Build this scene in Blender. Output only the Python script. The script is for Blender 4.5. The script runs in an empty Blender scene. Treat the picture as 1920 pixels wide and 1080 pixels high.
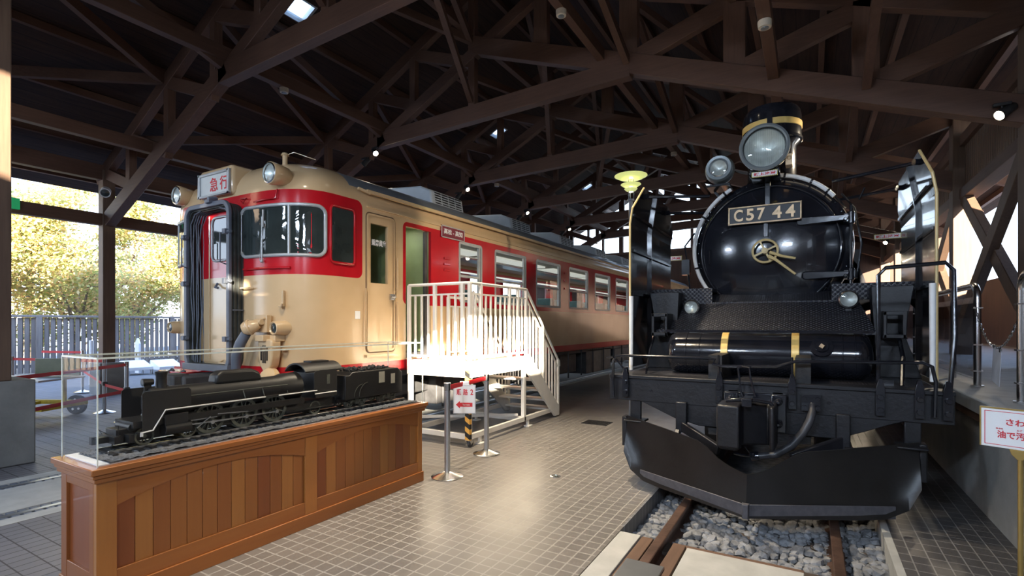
import bpy, bmesh, math, random
from mathutils import Vector, Matrix
random.seed(7)
R = math.radians
PI = math.pi
SC = bpy.context.scene
COL = SC.collection

# ------------------------------------------------------------------ camera
FPX, CXP, HZ = 950.0, 960.0, 607.0
YAW = math.atan(558/950)
cam = bpy.data.cameras.new('camera')
cam.sensor_width = 36.0
cam.lens = FPX/1920*36
cam.shift_y = (HZ-540)/1920
cam.clip_start = 0.05
cam.clip_end = 300
cam_ob = bpy.data.objects.new('camera', cam)
cam_ob.location = (0, 0, 1.6)
cam_ob.rotation_euler = (R(90), 0, YAW)
COL.objects.link(cam_ob)
SC.camera = cam_ob

# ------------------------------------------------------------------ view, sky, sun
SC.view_settings.view_transform = 'Standard'
SC.view_settings.look = 'None'
SC.view_settings.gamma = 1
SC.view_settings.use_curve_mapping = False
SC.view_settings.exposure = 0.85
world = bpy.data.worlds.new('sky')
SC.world = world
world.use_nodes = True
wn = world.node_tree
wn.nodes.clear()
wo = wn.nodes.new('ShaderNodeOutputWorld')
wb = wn.nodes.new('ShaderNodeBackground')
tc = wn.nodes.new('ShaderNodeTexCoord')
sx = wn.nodes.new('ShaderNodeSeparateXYZ')
cr = wn.nodes.new('ShaderNodeValToRGB')
cr.color_ramp.elements[0].position = 0.0
cr.color_ramp.elements[0].color = (0.76, 0.87, 1.0, 1)
cr.color_ramp.elements[1].position = 0.75
cr.color_ramp.elements[1].color = (0.36, 0.56, 1.0, 1)
wn.links.new(tc.outputs['Generated'], sx.inputs[0])
wn.links.new(sx.outputs['Z'], cr.inputs[0])
wn.links.new(cr.outputs[0], wb.inputs['Color'])
wb.inputs['Strength'].default_value = 2.6
wn.links.new(wb.outputs[0], wo.inputs['Surface'])
sd = bpy.data.lights.new('sun', 'SUN')
sd.energy = 29.0
sd.angle = R(0.6)
sd.color = (1.0, 0.86, 0.66)
so = bpy.data.objects.new('sun', sd)
SUN = Vector((-1.0, 1.2, -0.36)).normalized()
so.rotation_euler = SUN.to_track_quat('-Z', 'Y').to_euler()
so.location = (12, -14, 8)
COL.objects.link(so)
SC.cycles.max_bounces = 8
SC.cycles.transparent_max_bounces = 16
SC.cycles.sample_clamp_indirect = 6.0
SC.cycles.use_denoising = True

# ------------------------------------------------------------------ helpers
def origin(o):
    v = Vector((0, 0, 0))
    while o is not None:
        v += o.location
        o = o.parent
    return v

def tag(o, label=None, cat=None, group=None, kind=None):
    if label: o['label'] = label
    if cat: o['category'] = cat
    if group: o['group'] = group
    if kind: o['kind'] = kind
    return o

def thing(name, label, cat, loc=(0, 0, 0), group=None):
    o = bpy.data.objects.new(name, None)
    o.empty_display_size = 0.1
    COL.objects.link(o)
    o.location = loc
    return tag(o, label, cat, group)

def copy_tree(o, parent=None):
    c = o.copy()
    COL.objects.link(c)
    c.parent = parent
    for ch in [x for x in o.children]:
        copy_tree(ch, c)
    return c

class MB:
    def __init__(s):
        s.v = []; s.f = []; s.m = []; s.cur = 0
    def add(s, vs, fs):
        n = len(s.v)
        s.v += [tuple(v) for v in vs]
        s.f += [tuple(i+n for i in f) for f in fs]
        s.m += [s.cur]*len(fs)
        return s
    def bx(s, x0, x1, y0, y1, z0, z1, M=None):
        vs = [Vector(p) for p in ((x0,y0,z0),(x1,y0,z0),(x1,y1,z0),(x0,y1,z0),(x0,y0,z1),(x1,y0,z1),(x1,y1,z1),(x0,y1,z1))]
        if M is not None: vs = [M @ v for v in vs]
        return s.add(vs, [(0,3,2,1),(4,5,6,7),(0,1,5,4),(1,2,6,5),(2,3,7,6),(3,0,4,7)])
    def box(s, c, d, M=None):
        return s.bx(c[0]-d[0]/2, c[0]+d[0]/2, c[1]-d[1]/2, c[1]+d[1]/2, c[2]-d[2]/2, c[2]+d[2]/2, M)
    def bar(s, p, q, w, h, up=(0, 0, 1)):
        p = Vector(p); q = Vector(q); d = (q-p).normalized(); u = Vector(up)
        l = d.cross(u)
        if l.length < 1e-4: l = d.cross(Vector((1, 0, 0)))
        l.normalize(); u = l.cross(d).normalized()
        a = l*w/2; b = u*h/2
        vs = [p-a-b, p+a-b, p+a+b, p-a+b, q-a-b, q+a-b, q+a+b, q-a+b]
        return s.add(vs, [(0,1,2,3),(7,6,5,4),(0,4,5,1),(1,5,6,2),(2,6,7,3),(3,7,4,0)])
    def cyl(s, p, q, r0, r1=None, seg=16, caps=True):
        if r1 is None: r1 = r0
        p = Vector(p); q = Vector(q); d = (q-p).normalized()
        a = d.orthogonal().normalized(); b = d.cross(a)
        vs = []
        for c, r in ((p, r0), (q, r1)):
            for i in range(seg):
                t = 2*PI*i/seg
                vs.append(c + a*(r*math.cos(t)) + b*(r*math.sin(t)))
        fs = [(i, (i+1) % seg, seg+(i+1) % seg, seg+i) for i in range(seg)]
        if caps: fs += [tuple(range(seg-1, -1, -1)), tuple(range(seg, 2*seg))]
        return s.add(vs, fs)
    def tube(s, pts, r, seg=8, closed=False, caps=True):
        P = [Vector(p) for p in pts]; n = len(P); vs = []; prev = None
        for i in range(n):
            if closed: d = (P[(i+1) % n]-P[i-1])
            else: d = P[min(i+1, n-1)]-P[max(i-1, 0)]
            d.normalize()
            if prev is None: a = d.orthogonal().normalized()
            else:
                a = prev - d*prev.dot(d)
                a = a.normalized() if a.length > 1e-5 else d.orthogonal().normalized()
            prev = a; b = d.cross(a)
            rr = r[i] if isinstance(r, (list, tuple)) else r
            for k in range(seg):
                t = 2*PI*k/seg
                vs.append(P[i] + a*(rr*math.cos(t)) + b*(rr*math.sin(t)))
        fs = []
        for i in range(n if closed else n-1):
            j = (i+1) % n
            for k in range(seg):
                fs.append((i*seg+k, i*seg+(k+1) % seg, j*seg+(k+1) % seg, j*seg+k))
        if not closed and caps: fs += [tuple(range(seg-1, -1, -1)), tuple(range((n-1)*seg, n*seg))]
        return s.add(vs, fs)
    def lathe(s, c, axis, prof, seg=32, cap0=True, cap1=True):
        c = Vector(c); d = Vector(axis).normalized(); a = d.orthogonal().normalized(); b = d.cross(a)
        vs = []
        for r, h in prof:
            for i in range(seg):
                t = 2*PI*i/seg
                vs.append(c + d*h + a*(r*math.cos(t)) + b*(r*math.sin(t)))
        fs = []
        for j in range(len(prof)-1):
            for i in range(seg):
                fs.append((j*seg+i, j*seg+(i+1) % seg, (j+1)*seg+(i+1) % seg, (j+1)*seg+i))
        if cap0: fs.append(tuple(range(seg-1, -1, -1)))
        if cap1: fs.append(tuple(range((len(prof)-1)*seg, len(prof)*seg)))
        return s.add(vs, fs)
    def prism(s, poly, axis, a0, a1):
        # poly in the two remaining axes (x:(y,z)  y:(x,z)  z:(x,y))
        def pt(p, a):
            return {'x': (a, p[0], p[1]), 'y': (p[0], a, p[1]), 'z': (p[0], p[1], a)}[axis]
        n = len(poly)
        vs = [pt(p, a0) for p in poly] + [pt(p, a1) for p in poly]
        fs = [(i, (i+1) % n, n+(i+1) % n, n+i) for i in range(n)]
        fs += [tuple(range(n-1, -1, -1)), tuple(range(n, 2*n))]
        return s.add(vs, fs)
    def sphere(s, c, r, seg=16, sc=(1, 1, 1)):
        c = Vector(c); vs = []; rings = seg//2
        for j in range(rings+1):
            ph = PI*j/rings
            for i in range(seg):
                t = 2*PI*i/seg
                vs.append((c.x+r*sc[0]*math.sin(ph)*math.cos(t), c.y+r*sc[1]*math.sin(ph)*math.sin(t), c.z+r*sc[2]*math.cos(ph)))
        fs = []
        for j in range(rings):
            for i in range(seg):
                fs.append((j*seg+i, (j+1)*seg+i, (j+1)*seg+(i+1) % seg, j*seg+(i+1) % seg))
        return s.add(vs, fs)
    def grid(s, fn, nu, nv):
        vs = [fn(i/nu, j/nv) for j in range(nv+1) for i in range(nu+1)]
        fs = [(j*(nu+1)+i, j*(nu+1)+i+1, (j+1)*(nu+1)+i+1, (j+1)*(nu+1)+i) for j in range(nv) for i in range(nu)]
        return s.add(vs, fs)
    def build(s, name, mat, parent=None, bevel=0, label=None, smooth=35, bseg=2, recalc=True):
        me = bpy.data.meshes.new(name)
        off = origin(parent) if parent is not None else Vector((0, 0, 0))
        me.from_pydata([(v[0]-off.x, v[1]-off.y, v[2]-off.z) for v in s.v], [], s.f)
        mats = mat if isinstance(mat, (list, tuple)) else [mat]
        for m in mats: me.materials.append(m)
        if len(mats) > 1: me.polygons.foreach_set('material_index', s.m)
        me.validate()
        if recalc:
            bm = bmesh.new(); bm.from_mesh(me)
            bmesh.ops.remove_doubles(bm, verts=bm.verts, dist=1e-5)
            bmesh.ops.recalc_face_normals(bm, faces=bm.faces)
            bm.to_mesh(me); bm.free()
        if smooth:
            me.polygons.foreach_set('use_smooth', [True]*len(me.polygons))
            me.set_sharp_from_angle(angle=R(smooth))
        me.update()
        o = bpy.data.objects.new(name, me)
        COL.objects.link(o)
        if parent is not None: o.parent = parent
        if bevel:
            b = o.modifiers.new('bevel', 'BEVEL'); b.width = bevel; b.segments = bseg
            b.limit_method = 'ANGLE'; b.angle_limit = R(40)
            b.harden_normals = False
        if label: o['label'] = label
        return o

def arc(c, r, a0, a1, n, plane='xz', k=0.0):
    out = []
    for i in range(n+1):
        t = R(a0+(a1-a0)*i/n); u, w = r*math.cos(t), r*math.sin(t)
        if plane == 'xz': out.append((c[0]+u, c[1], c[2]+w))
        elif plane == 'xy': out.append((c[0]+u, c[1]+w, c[2]))
        else: out.append((c[0], c[1]+u, c[2]+w))
    return out

def rrect(x0, x1, z0, z1, r, n=5):
    pts = []
    for cx_, cz_, a in ((x1-r, z1-r, 0), (x0+r, z1-r, 90), (x0+r, z0+r, 180), (x1-r, z0+r, 270)):
        for i in range(n+1):
            t = R(a+90*i/n); pts.append((cx_+r*math.cos(t), cz_+r*math.sin(t)))
    return pts

def text(name, body, mat, parent, loc, rot, w=None, h=None, ext=0.002, bold=0.0, label=None):
    cu = bpy.data.curves.new(name, 'FONT'); cu.body = body; cu.size = 1.0; cu.align_x = 'CENTER'; cu.align_y = 'CENTER'
    cu.extrude = 0.0; cu.offset = bold
    cu.extrude = 0.02
    t = bpy.data.objects.new('tmp', cu); COL.objects.link(t)
    dg = bpy.context.evaluated_depsgraph_get()
    me = bpy.data.meshes.new_from_object(t.evaluated_get(dg))
    bpy.data.objects.remove(t)
    xs = [v.co.x for v in me.vertices]; ys = [v.co.y for v in me.vertices]
    if not xs: return None
    mx, my = (max(xs)+min(xs))/2, (max(ys)+min(ys))/2
    W, Hh = max(xs)-min(xs), max(ys)-min(ys)
    sx_ = (w/W) if w else h/Hh
    sy_ = (h/Hh) if h else sx_
    for v in me.vertices:
        v.co = Vector(((v.co.x-mx)*sx_, (v.co.y-my)*sy_, v.co.z/0.02*ext))
    me.materials.clear(); me.materials.append(mat); me.name = name
    o = bpy.data.objects.new(name, me); COL.objects.link(o)
    if parent is not None: o.parent = parent; o.location = Vector(loc)-origin(parent)
    else: o.location = loc
    o.rotation_euler = rot
    if label: o['label'] = label
    return o

# ------------------------------------------------------------------ materials
def nodes(name):
    m = bpy.data.materials.new(name); m.use_nodes = True
    nt = m.node_tree; b = nt.nodes['Principled BSDF']
    return m, nt, b

def coord(nt, scale=(1, 1, 1), kind='Object'):
    t = nt.nodes.new('ShaderNodeTexCoord'); mp = nt.nodes.new('ShaderNodeMapping')
    nt.links.new(t.outputs[kind], mp.inputs['Vector']); mp.inputs['Scale'].default_value = scale
    return mp.outputs['Vector']

def noise(nt, vec, scale, detail=4, rough=0.55):
    n = nt.nodes.new('ShaderNodeTexNoise'); n.inputs['Scale'].default_value = scale
    n.inputs['Detail'].default_value = detail; n.inputs['Roughness'].default_value = rough
    nt.links.new(vec, n.inputs['Vector']); return n.outputs['Fac']

def ramp(nt, fac, stops):
    r = nt.nodes.new('ShaderNodeValToRGB')
    e = r.color_ramp.elements
    while len(e) < len(stops): e.new(0.5)
    for i, (p, c) in enumerate(stops):
        e[i].position = p; e[i].color = (c[0], c[1], c[2], 1)
    nt.links.new(fac, r.inputs[0]); return r.outputs[0]

def bump(nt, b, h, strength=0.3, dist=0.01):
    bp = nt.nodes.new('ShaderNodeBump'); bp.inputs['Strength'].default_value = strength; bp.inputs['Distance'].default_value = dist
    nt.links.new(h, bp.inputs['Height']); nt.links.new(bp.outputs[0], b.inputs['Normal'])

def mix(nt, fac, a, b, mode='MIX'):
    m = nt.nodes.new('ShaderNodeMix'); m.data_type = 'RGBA'; m.blend_type = mode
    for sock, val in ((m.inputs[0], fac), (m.inputs[6], a), (m.inputs[7], b)):
        if isinstance(val, (int, float)): sock.default_value = val
        elif isinstance(val, (tuple, list)): sock.default_value = (val[0], val[1], val[2], 1)
        else: nt.links.new(val, sock)
    return m.outputs[2]

def math_n(nt, op, a, b=None, c=None):
    n = nt.nodes.new('ShaderNodeMath'); n.operation = op
    for i, v in enumerate((a, b, c)):
        if v is None: continue
        if isinstance(v, (int, float)): n.inputs[i].default_value = v
        else: nt.links.new(v, n.inputs[i])
    return n.outputs[0]

def plain(name, col, rough=0.5, metal=0.0, var=0.12, nscale=6, bmp=0.0, bscale=40, coat=0.0, spec=0.5):
    m, nt, b = nodes(name)
    v = coord(nt); n = noise(nt, v, nscale)
    c0 = tuple(max(0, x*(1-var)) for x in col); c1 = tuple(min(1, x*(1+var)) for x in col)
    nt.links.new(ramp(nt, n, [(0.3, c0), (0.7, c1)]), b.inputs['Base Color'])
    b.inputs['Roughness'].default_value = rough; b.inputs['Metallic'].default_value = metal
    b.inputs['Specular IOR Level'].default_value = spec
    b.inputs['Coat Weight'].default_value = coat
    if bmp: bump(nt, b, noise(nt, v, bscale, 3), bmp, 0.01)
    return m

def wood(name, dark, light, axis='x', scale=1.0, rough=0.6, bmp=0.15, coat=0.0):
    m, nt, b = nodes(name)
    st = {'x': (0.6, 9, 9), 'y': (9, 0.6, 9), 'z': (9, 9, 0.6)}[axis]
    v = coord(nt, tuple(k*scale for k in st))
    n = noise(nt, v, 3.0, 6, 0.65)
    big = noise(nt, coord(nt), 0.9, 2)
    c = ramp(nt, n, [(0.25, dark), (0.75, light)])
    c2 = mix(nt, 0.45, c, ramp(nt, big, [(0.3, dark), (0.7, light)]))
    nt.links.new(c2, b.inputs['Base Color'])
    b.inputs['Roughness'].default_value = rough
    b.inputs['Coat Weight'].default_value = coat
    bump(nt, b, n, bmp, 0.004)
    return m

def emit(name, col, strength):
    m, nt, b = nodes(name)
    b.inputs['Base Color'].default_value = (*col, 1)
    b.inputs['Emission Color'].default_value = (*col, 1)
    b.inputs['Emission Strength'].default_value = strength
    return m

def glass(name, tint=(1, 1, 1), refl=1.0, rough=0.0, base=0.03):
    m = bpy.data.materials.new(name); m.use_nodes = True; nt = m.node_tree; nt.nodes.clear()
    o = nt.nodes.new('ShaderNodeOutputMaterial'); ms = nt.nodes.new('ShaderNodeMixShader')
    tr = nt.nodes.new('ShaderNodeBsdfTransparent'); gl = nt.nodes.new('ShaderNodeBsdfGlossy')
    lw = nt.nodes.new('ShaderNodeLayerWeight'); lw.inputs['Blend'].default_value = 0.5
    tr.inputs['Color'].default_value = (*tint, 1); gl.inputs['Roughness'].default_value = rough
    f = math_n(nt, 'MULTIPLY_ADD', math_n(nt, 'POWER', lw.outputs['Facing'], 4.0), refl, base)
    nt.links.new(f, ms.inputs[0]); nt.links.new(tr.outputs[0], ms.inputs[1]); nt.links.new(gl.outputs[0], ms.inputs[2])
    nt.links.new(ms.outputs[0], o.inputs['Surface'])
    return m

def tiles(name, size, c0, c1, grout, gw=0.045, rough=0.45, off=(0, 0, 0), ax=('X', 'Y')):
    m, nt, b = nodes(name)
    g = nt.nodes.new('ShaderNodeNewGeometry'); s = nt.nodes.new('ShaderNodeSeparateXYZ')
    nt.links.new(g.outputs['Position'], s.inputs[0])
    fr = []; fl = []
    for a, sz in zip(ax, size):
        d = math_n(nt, 'DIVIDE', s.outputs[a], sz)
        f = math_n(nt, 'FRACT', d); fl.append(math_n(nt, 'FLOOR', d))
        e = math_n(nt, 'ABSOLUTE', math_n(nt, 'SUBTRACT', f, 0.5))
        fr.append(math_n(nt, 'GREATER_THAN', e, 0.5-gw*0.1/sz))
    gm = math_n(nt, 'MAXIMUM', fr[0], fr[1])
    cb = nt.nodes.new('ShaderNodeCombineXYZ'); nt.links.new(fl[0], cb.inputs[0]); nt.links.new(fl[1], cb.inputs[1])
    wn_ = nt.nodes.new('ShaderNodeTexWhiteNoise'); wn_.noise_dimensions = '3D'; nt.links.new(cb.outputs[0], wn_.inputs['Vector'])
    base = mix(nt, 0.5, ramp(nt, wn_.outputs['Value'], [(0.0, c0), (1.0, c1)]), tuple((x+y)/2 for x, y in zip(c0, c1)))
    dirt = noise(nt, g.outputs['Position'], 1.3, 5)
    base = mix(nt, 0.35, base, ramp(nt, dirt, [(0.3, tuple(x*0.75 for x in c0)), (0.75, tuple(min(1, x*1.12) for x in c1))]))
    nt.links.new(mix(nt, gm, base, grout), b.inputs['Base Color'])
    rr = math_n(nt, 'MULTIPLY_ADD', noise(nt, g.outputs['Position'], 3.0, 3), 0.25, rough-0.12)
    nt.links.new(math_n(nt, 'MAXIMUM', rr, math_n(nt, 'MULTIPLY', gm, 0.7)), b.inputs['Roughness'])
    bump(nt, b, math_n(nt, 'SUBTRACT', 1.0, gm), 0.35, 0.004)
    return m

def plates(name, col, pitch=0.03, rough=0.35):
    # raised diamond tread plate; edge highlights on the diamonds painted into the colour
    m, nt, b = nodes(name)
    v = coord(nt, (1, 1, 1)); s = nt.nodes.new('ShaderNodeSeparateXYZ'); nt.links.new(v, s.inputs[0])
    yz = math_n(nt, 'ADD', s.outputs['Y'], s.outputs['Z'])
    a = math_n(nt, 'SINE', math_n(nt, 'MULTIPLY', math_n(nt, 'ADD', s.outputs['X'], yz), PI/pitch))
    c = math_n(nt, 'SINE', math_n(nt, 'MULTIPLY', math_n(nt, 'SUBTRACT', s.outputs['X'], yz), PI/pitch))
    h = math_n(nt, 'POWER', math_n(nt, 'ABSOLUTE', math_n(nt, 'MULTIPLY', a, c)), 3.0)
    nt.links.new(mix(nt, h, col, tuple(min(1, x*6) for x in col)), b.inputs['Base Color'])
    b.inputs['Roughness'].default_value = rough
    bump(nt, b, h, 0.9, 0.012)
    return m

m_black = plain('gloss black paint', (0.012, 0.013, 0.018), 0.17, 0, 0.3, 5, 0.10, 14, 0.4)
m_black2 = plain('satin black paint', (0.009, 0.009, 0.012), 0.42, 0, 0.4, 9, 0.25, 30)
m_blackm = plain('matt dark metal', (0.03, 0.028, 0.028), 0.6, 0.2, 0.4, 12, 0.3, 40)
m_plow = plain('plough black paint', (0.0085, 0.008, 0.0085), 0.34, 0, 0.35, 4, 0.15, 25)
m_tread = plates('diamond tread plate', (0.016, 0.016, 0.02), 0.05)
m_brass = plain('yellow brass band', (0.86, 0.60, 0.20), 0.3, 0.15, 0.1, 5)
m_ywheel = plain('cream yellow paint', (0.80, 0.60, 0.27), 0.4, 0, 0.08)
m_white = plain('white paint', (0.90, 0.90, 0.88), 0.4, 0, 0.05)
m_stair = plain('stair white paint', (0.80, 0.77, 0.71), 0.38, 0, 0.05)
m_cream = plain('railcar cream paint', (0.66, 0.47, 0.27), 0.22, 0, 0.05, 2, 0.02, 8, 0.5)
m_red = plain('railcar red paint', (0.50, 0.012, 0.02), 0.2, 0, 0.08, 2, 0, 8, 0.5)
m_roof = plain('railcar roof grey', (0.22, 0.24, 0.27), 0.55, 0, 0.15, 3)
m_acgrey = plain('air conditioner grey', (0.42, 0.46, 0.50), 0.5, 0, 0.08, 3)
m_greyp = plain('grey blue paint', (0.12, 0.138, 0.175), 0.45, 0, 0.15, 6)
m_rubber = plain('grey rubber bellows', (0.045, 0.05, 0.048), 0.6, 0, 0.4, 8, 0.2, 30)
m_green = plain('pale green interior', (0.30, 0.38, 0.20), 0.5, 0, 0.06)
m_seat = plain('teal seat cloth', (0.05, 0.12, 0.14), 0.8, 0, 0.2)
m_intr = plain('cream interior', (0.62, 0.60, 0.50), 0.55, 0, 0.06)
m_dark = plain('dark void', (0.012, 0.012, 0.014), 0.7, 0, 0.2)
m_under = plain('underframe dark grey', (0.045, 0.045, 0.048), 0.6, 0, 0.4, 6)
m_chrome = plain('stainless steel', (0.62, 0.62, 0.62), 0.22, 1.0, 0.05, 8)
m_steelg = plain('brushed aluminium', (0.50, 0.52, 0.55), 0.32, 0.9, 0.05, 8)
m_rail = plain('rusty rail steel', (0.115, 0.068, 0.052), 0.5, 0.5, 0.35, 8, 0.2, 40)
m_gasket = plain('silver window gasket', (0.45, 0.47, 0.48), 0.4, 0.3, 0.1)
m_hose = plain('brake hose rubber', (0.05, 0.05, 0.055), 0.4, 0, 0.3)
m_redbelt = plain('red webbing', (0.55, 0.012, 0.02), 0.6, 0, 0.08)
m_signred = plain('sign red ink', (0.65, 0.03, 0.04), 0.6, 0, 0.03)
m_signw = plain('sign white board', (0.86, 0.86, 0.86), 0.4, 0, 0.02)
m_conc = plain('concrete', (0.21, 0.21, 0.20), 0.85, 0, 0.22, 3, 0.25, 35)
m_concl = plain('light concrete slab', (0.42, 0.42, 0.40), 0.75, 0, 0.12, 5, 0.15, 35)
m_stone = plain('ballast stone', (0.22, 0.225, 0.235), 0.85, 0, 0.45, 11, 0.5, 45)
m_fine = plain('grey gravel bed', (0.16, 0.165, 0.175), 0.9, 0, 0.45, 90, 1.0, 160)
WD, WL = (0.066, 0.030, 0.019), (0.150, 0.076, 0.047)
m_beamx = wood('roof timber x', WD, WL, 'x')
m_beamy = wood('roof timber y', WD, WL, 'y')
m_beamz = wood('roof timber z', (0.07, 0.033, 0.02), (0.165, 0.085, 0.054), 'z')
m_postw = wood('weathered post timber', (0.085, 0.05, 0.034), (0.19, 0.12, 0.08), 'z')
m_decking = wood('roof boarding', (0.035, 0.016, 0.011), (0.075, 0.034, 0.022), 'x', 0.6)
m_sleeper = wood('old sleeper timber', (0.035, 0.026, 0.022), (0.10, 0.075, 0.06), 'x', 1.0, 0.8, 0.4)
m_guard = wood('reddish guard timber', (0.075, 0.04, 0.026), (0.18, 0.10, 0.062), 'y', 1.0, 0.7, 0.3)
m_fence = wood('weathered fence board', (0.14, 0.118, 0.105), (0.33, 0.29, 0.26), 'z', 1.0, 0.85)
m_acr = glass('clear acrylic', (0.99, 0.992, 0.99), 0.30, 0, 0.012)
m_glass = glass('window glass', (0.90, 0.93, 0.91), 0.8, 0, 0.05)
m_lens = glass('headlamp lens', (0.92, 0.95, 0.92), 0.8, 0.05, 0.06)
m_wlit = emit('lamp glow', (1.0, 0.86, 0.62), 40.0)
m_refl = plain('lamp reflector', (0.78, 0.80, 0.80), 0.38, 0.6, 0.1, 12)

# ------------------------------------------------------------------ setting: floors and pit
m_floor = tiles('floor tiles', (0.1, 0.1), (0.135, 0.122, 0.112), (0.20, 0.182, 0.165), (0.31, 0.29, 0.265), 0.05, 0.33)
m_floor_l = tiles('grey floor tiles', (0.1, 0.15), (0.125, 0.12, 0.13), (0.175, 0.168, 0.18), (0.055, 0.05, 0.05), 0.045, 0.5)
m_floor_r = tiles('floor tiles dark', (0.1, 0.13), (0.075, 0.072, 0.074), (0.115, 0.11, 0.11), (0.26, 0.25, 0.24), 0.04)
m_paver = tiles('outside pavers', (0.3, 0.15), (0.13, 0.135, 0.15), (0.18, 0.185, 0.20), (0.09, 0.09, 0.1), 0.05, 0.7)
m_edge = tiles('pit edge tiles', (0.1, 0.1), (0.12, 0.125, 0.14), (0.19, 0.19, 0.20), (0.30, 0.30, 0.30), 0.05, 0.5, ax=('Y', 'Y'))
PX0, PX1 = -1.265, 0.50
b = MB()
b.bx(-3.7, PX0, -6, 26, -0.3, 0); b.bx(-5.5, -3.7, 4.0, 26, -0.3, 0)
tag(b.build('floor', m_floor, smooth=0), kind='structure')
b = MB(); b.bx(-5.5, -3.7, -6, 4.0, -0.3, 0); b.bx(-13.6, -7.08, -6, 26, -0.3, 0)
tag(b.build('floor', m_floor_l, smooth=0), kind='structure')
b = MB(); b.bx(PX1, 1.27, -6, 26, -0.3, 0); b.bx(PX0-0.0, PX1, -6, 26, -0.45, -0.26)
tag(b.build('floor', m_floor_r, smooth=0), kind='structure')
b = MB()
for x0, x1 in ((-7.08, -6.90), (-6.70, -5.87), (-5.67, -5.50)): b.bx(x0, x1, -6, 26, -0.3, 0.003)
tag(b.build('floor', m_concl, smooth=0), kind='structure')
b = MB(); b.bx(-40, -13.6, -20, 45, -0.3, -0.03); b.bx(4.8, 30, -20, 45, -0.3, -0.03); b.bx(-13.6, 4.8, 26.3, 45, -0.3, -0.03); b.bx(-13.6, 4.8, -30, -6.3, -0.3, -0.03)
tag(b.build('floor', m_paver, smooth=0), kind='structure')
b = MB(); b.bx(PX0-0.012, PX0+0.004, 3.90, 26, -0.26, 0.002)
tag(b.build('trim_1', m_edge, smooth=0), kind='structure')
b = MB(); b.bx(PX1-0.02, PX1+0.03, -6, 26, -0.26, 0.004)
tag(b.build('trim_2', m_concl, smooth=0), kind='structure')

def rail_section(b, x, y0, y1, ztop, h=0.15):
    z = ztop
    poly = [(-.06,-h),(.06,-h),(.06,-h+.012),(.010,-h+.03),(.010,-.045),(.034,-.034),(.034,-.004),(.028,0),(-.028,0),(-.034,-.004),(-.034,-.034),(-.010,-.045),(-.010,-h+.03),(-.06,-h+.012)]
    b.prism([(x+px_, z+pz_) for px_, pz_ in poly], 'y', y0, y1)
for x, lab in ((-0.96, 'rusty steel rail under the black steam engine, the left one of its track'), (0.17, 'rusty steel rail under the black steam engine, the right one of its track')):
    b = MB(); rail_section(b, x, -3, 25.8, 0.0)
    tag(b.build('rail', m_rail, smooth=30), lab, 'rail', 'rails under the steam engine')
for x, lab in ((-6.80, 'steel rail sunk in the paving in front of the red and cream railcar, farther one'), (-5.77, 'steel rail sunk in the paving in front of the red and cream railcar, nearer one')):
    o = thing('rail', lab, 'rail', (x, 0, 0), 'rails of the railcar track')
    b = MB(); rail_section(b, x, -5.9, 25.8, 0.0); b.build('rail_bar', m_steelg, o, smooth=30)
    b = MB()
    y = -5.9
    while y < 5.5:
        b.bx(x+0.035, x+0.10, y, y+0.05, -0.02, -0.002); b.bx(x-0.10, x-0.035, y, y+0.05, -0.02, -0.002); y += 0.075
    b.bx(x-0.10, x+0.10, -5.9, 5.5, -0.06, -0.03)
    b.build('flangeway_grating', m_greyp, o, smooth=0)
# timbers, slabs and ballast in the pit
for y, lab in ((3.92, 'dark old sleeper crossing the pit in front of the pale slab'), (4.62, 'old sleeper half buried in ballast under the snow plough')):
    b = MB(); b.bx(PX0+0.02, PX1-0.03, y-0.09, y+0.09, -0.24, -0.15 if y > 4 else -0.10)
    tag(b.build('sleeper', m_sleeper, bevel=0.006), lab, 'sleeper', 'sleepers of the steam engine track')
def one(mb, name, mat, label, cat, group=None, bevel=0, **k):
    return tag(mb.build(name, mat, bevel=bevel, **k), label, cat, group)
one(MB().bx(PX0+0.005, -1.10, -2, 3.80, -0.22, 0.0), 'concrete_slab', m_concl, 'narrow pale slab between the floor tiles and the left rail', 'slab', 'slabs filling the track', 0.004)
one(MB().bx(-0.76, -0.03, -2, 3.78, -0.22, -0.01), 'concrete_slab', m_concl, 'wide pale slab between the two rails at the bottom edge', 'slab', 'slabs filling the track', 0.004)
one(MB().bx(-1.09, -1.005, -2, 3.80, -0.2, -0.005), 'guard_timber', m_guard, 'reddish guard timber outside the left rail', 'timber', 'guard timbers by the rails', 0.004)
one(MB().bx(-0.86, -0.77, -2, 3.79, -0.2, -0.005), 'guard_timber', m_guard, 'reddish guard timber between the left rail and the wide slab', 'timber', 'guard timbers by the rails', 0.004)
one(MB().bx(-0.02, 0.10, -2, 3.78, -0.2, -0.03), 'guard_timber', m_sleeper, 'dark guard timber between the wide slab and the right rail', 'timber', 'guard timbers by the rails', 0.004)
one(MB().bx(-0.87, -0.03, 3.78, 3.84, -0.2, -0.02), 'guard_timber', m_guard, 'reddish timber across the end of the wide slab', 'timber', 'guard timbers by the rails', 0.004)
one(MB().bx(0.24, PX1-0.03, -2, 3.62, -0.2, -0.06), 'guard_timber', m_sleeper, 'dark timber outside the right rail by the pit edge', 'timber', 'guard timbers by the rails', 0.004)
one(MB().bx(-1.07, -0.82, 2.9, 3.36, -0.02, 0.012), 'cover_plate', m_steelg, 'small grey metal cover plate over the left rail at the bottom edge', 'cover plate', None, 0.003)
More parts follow.
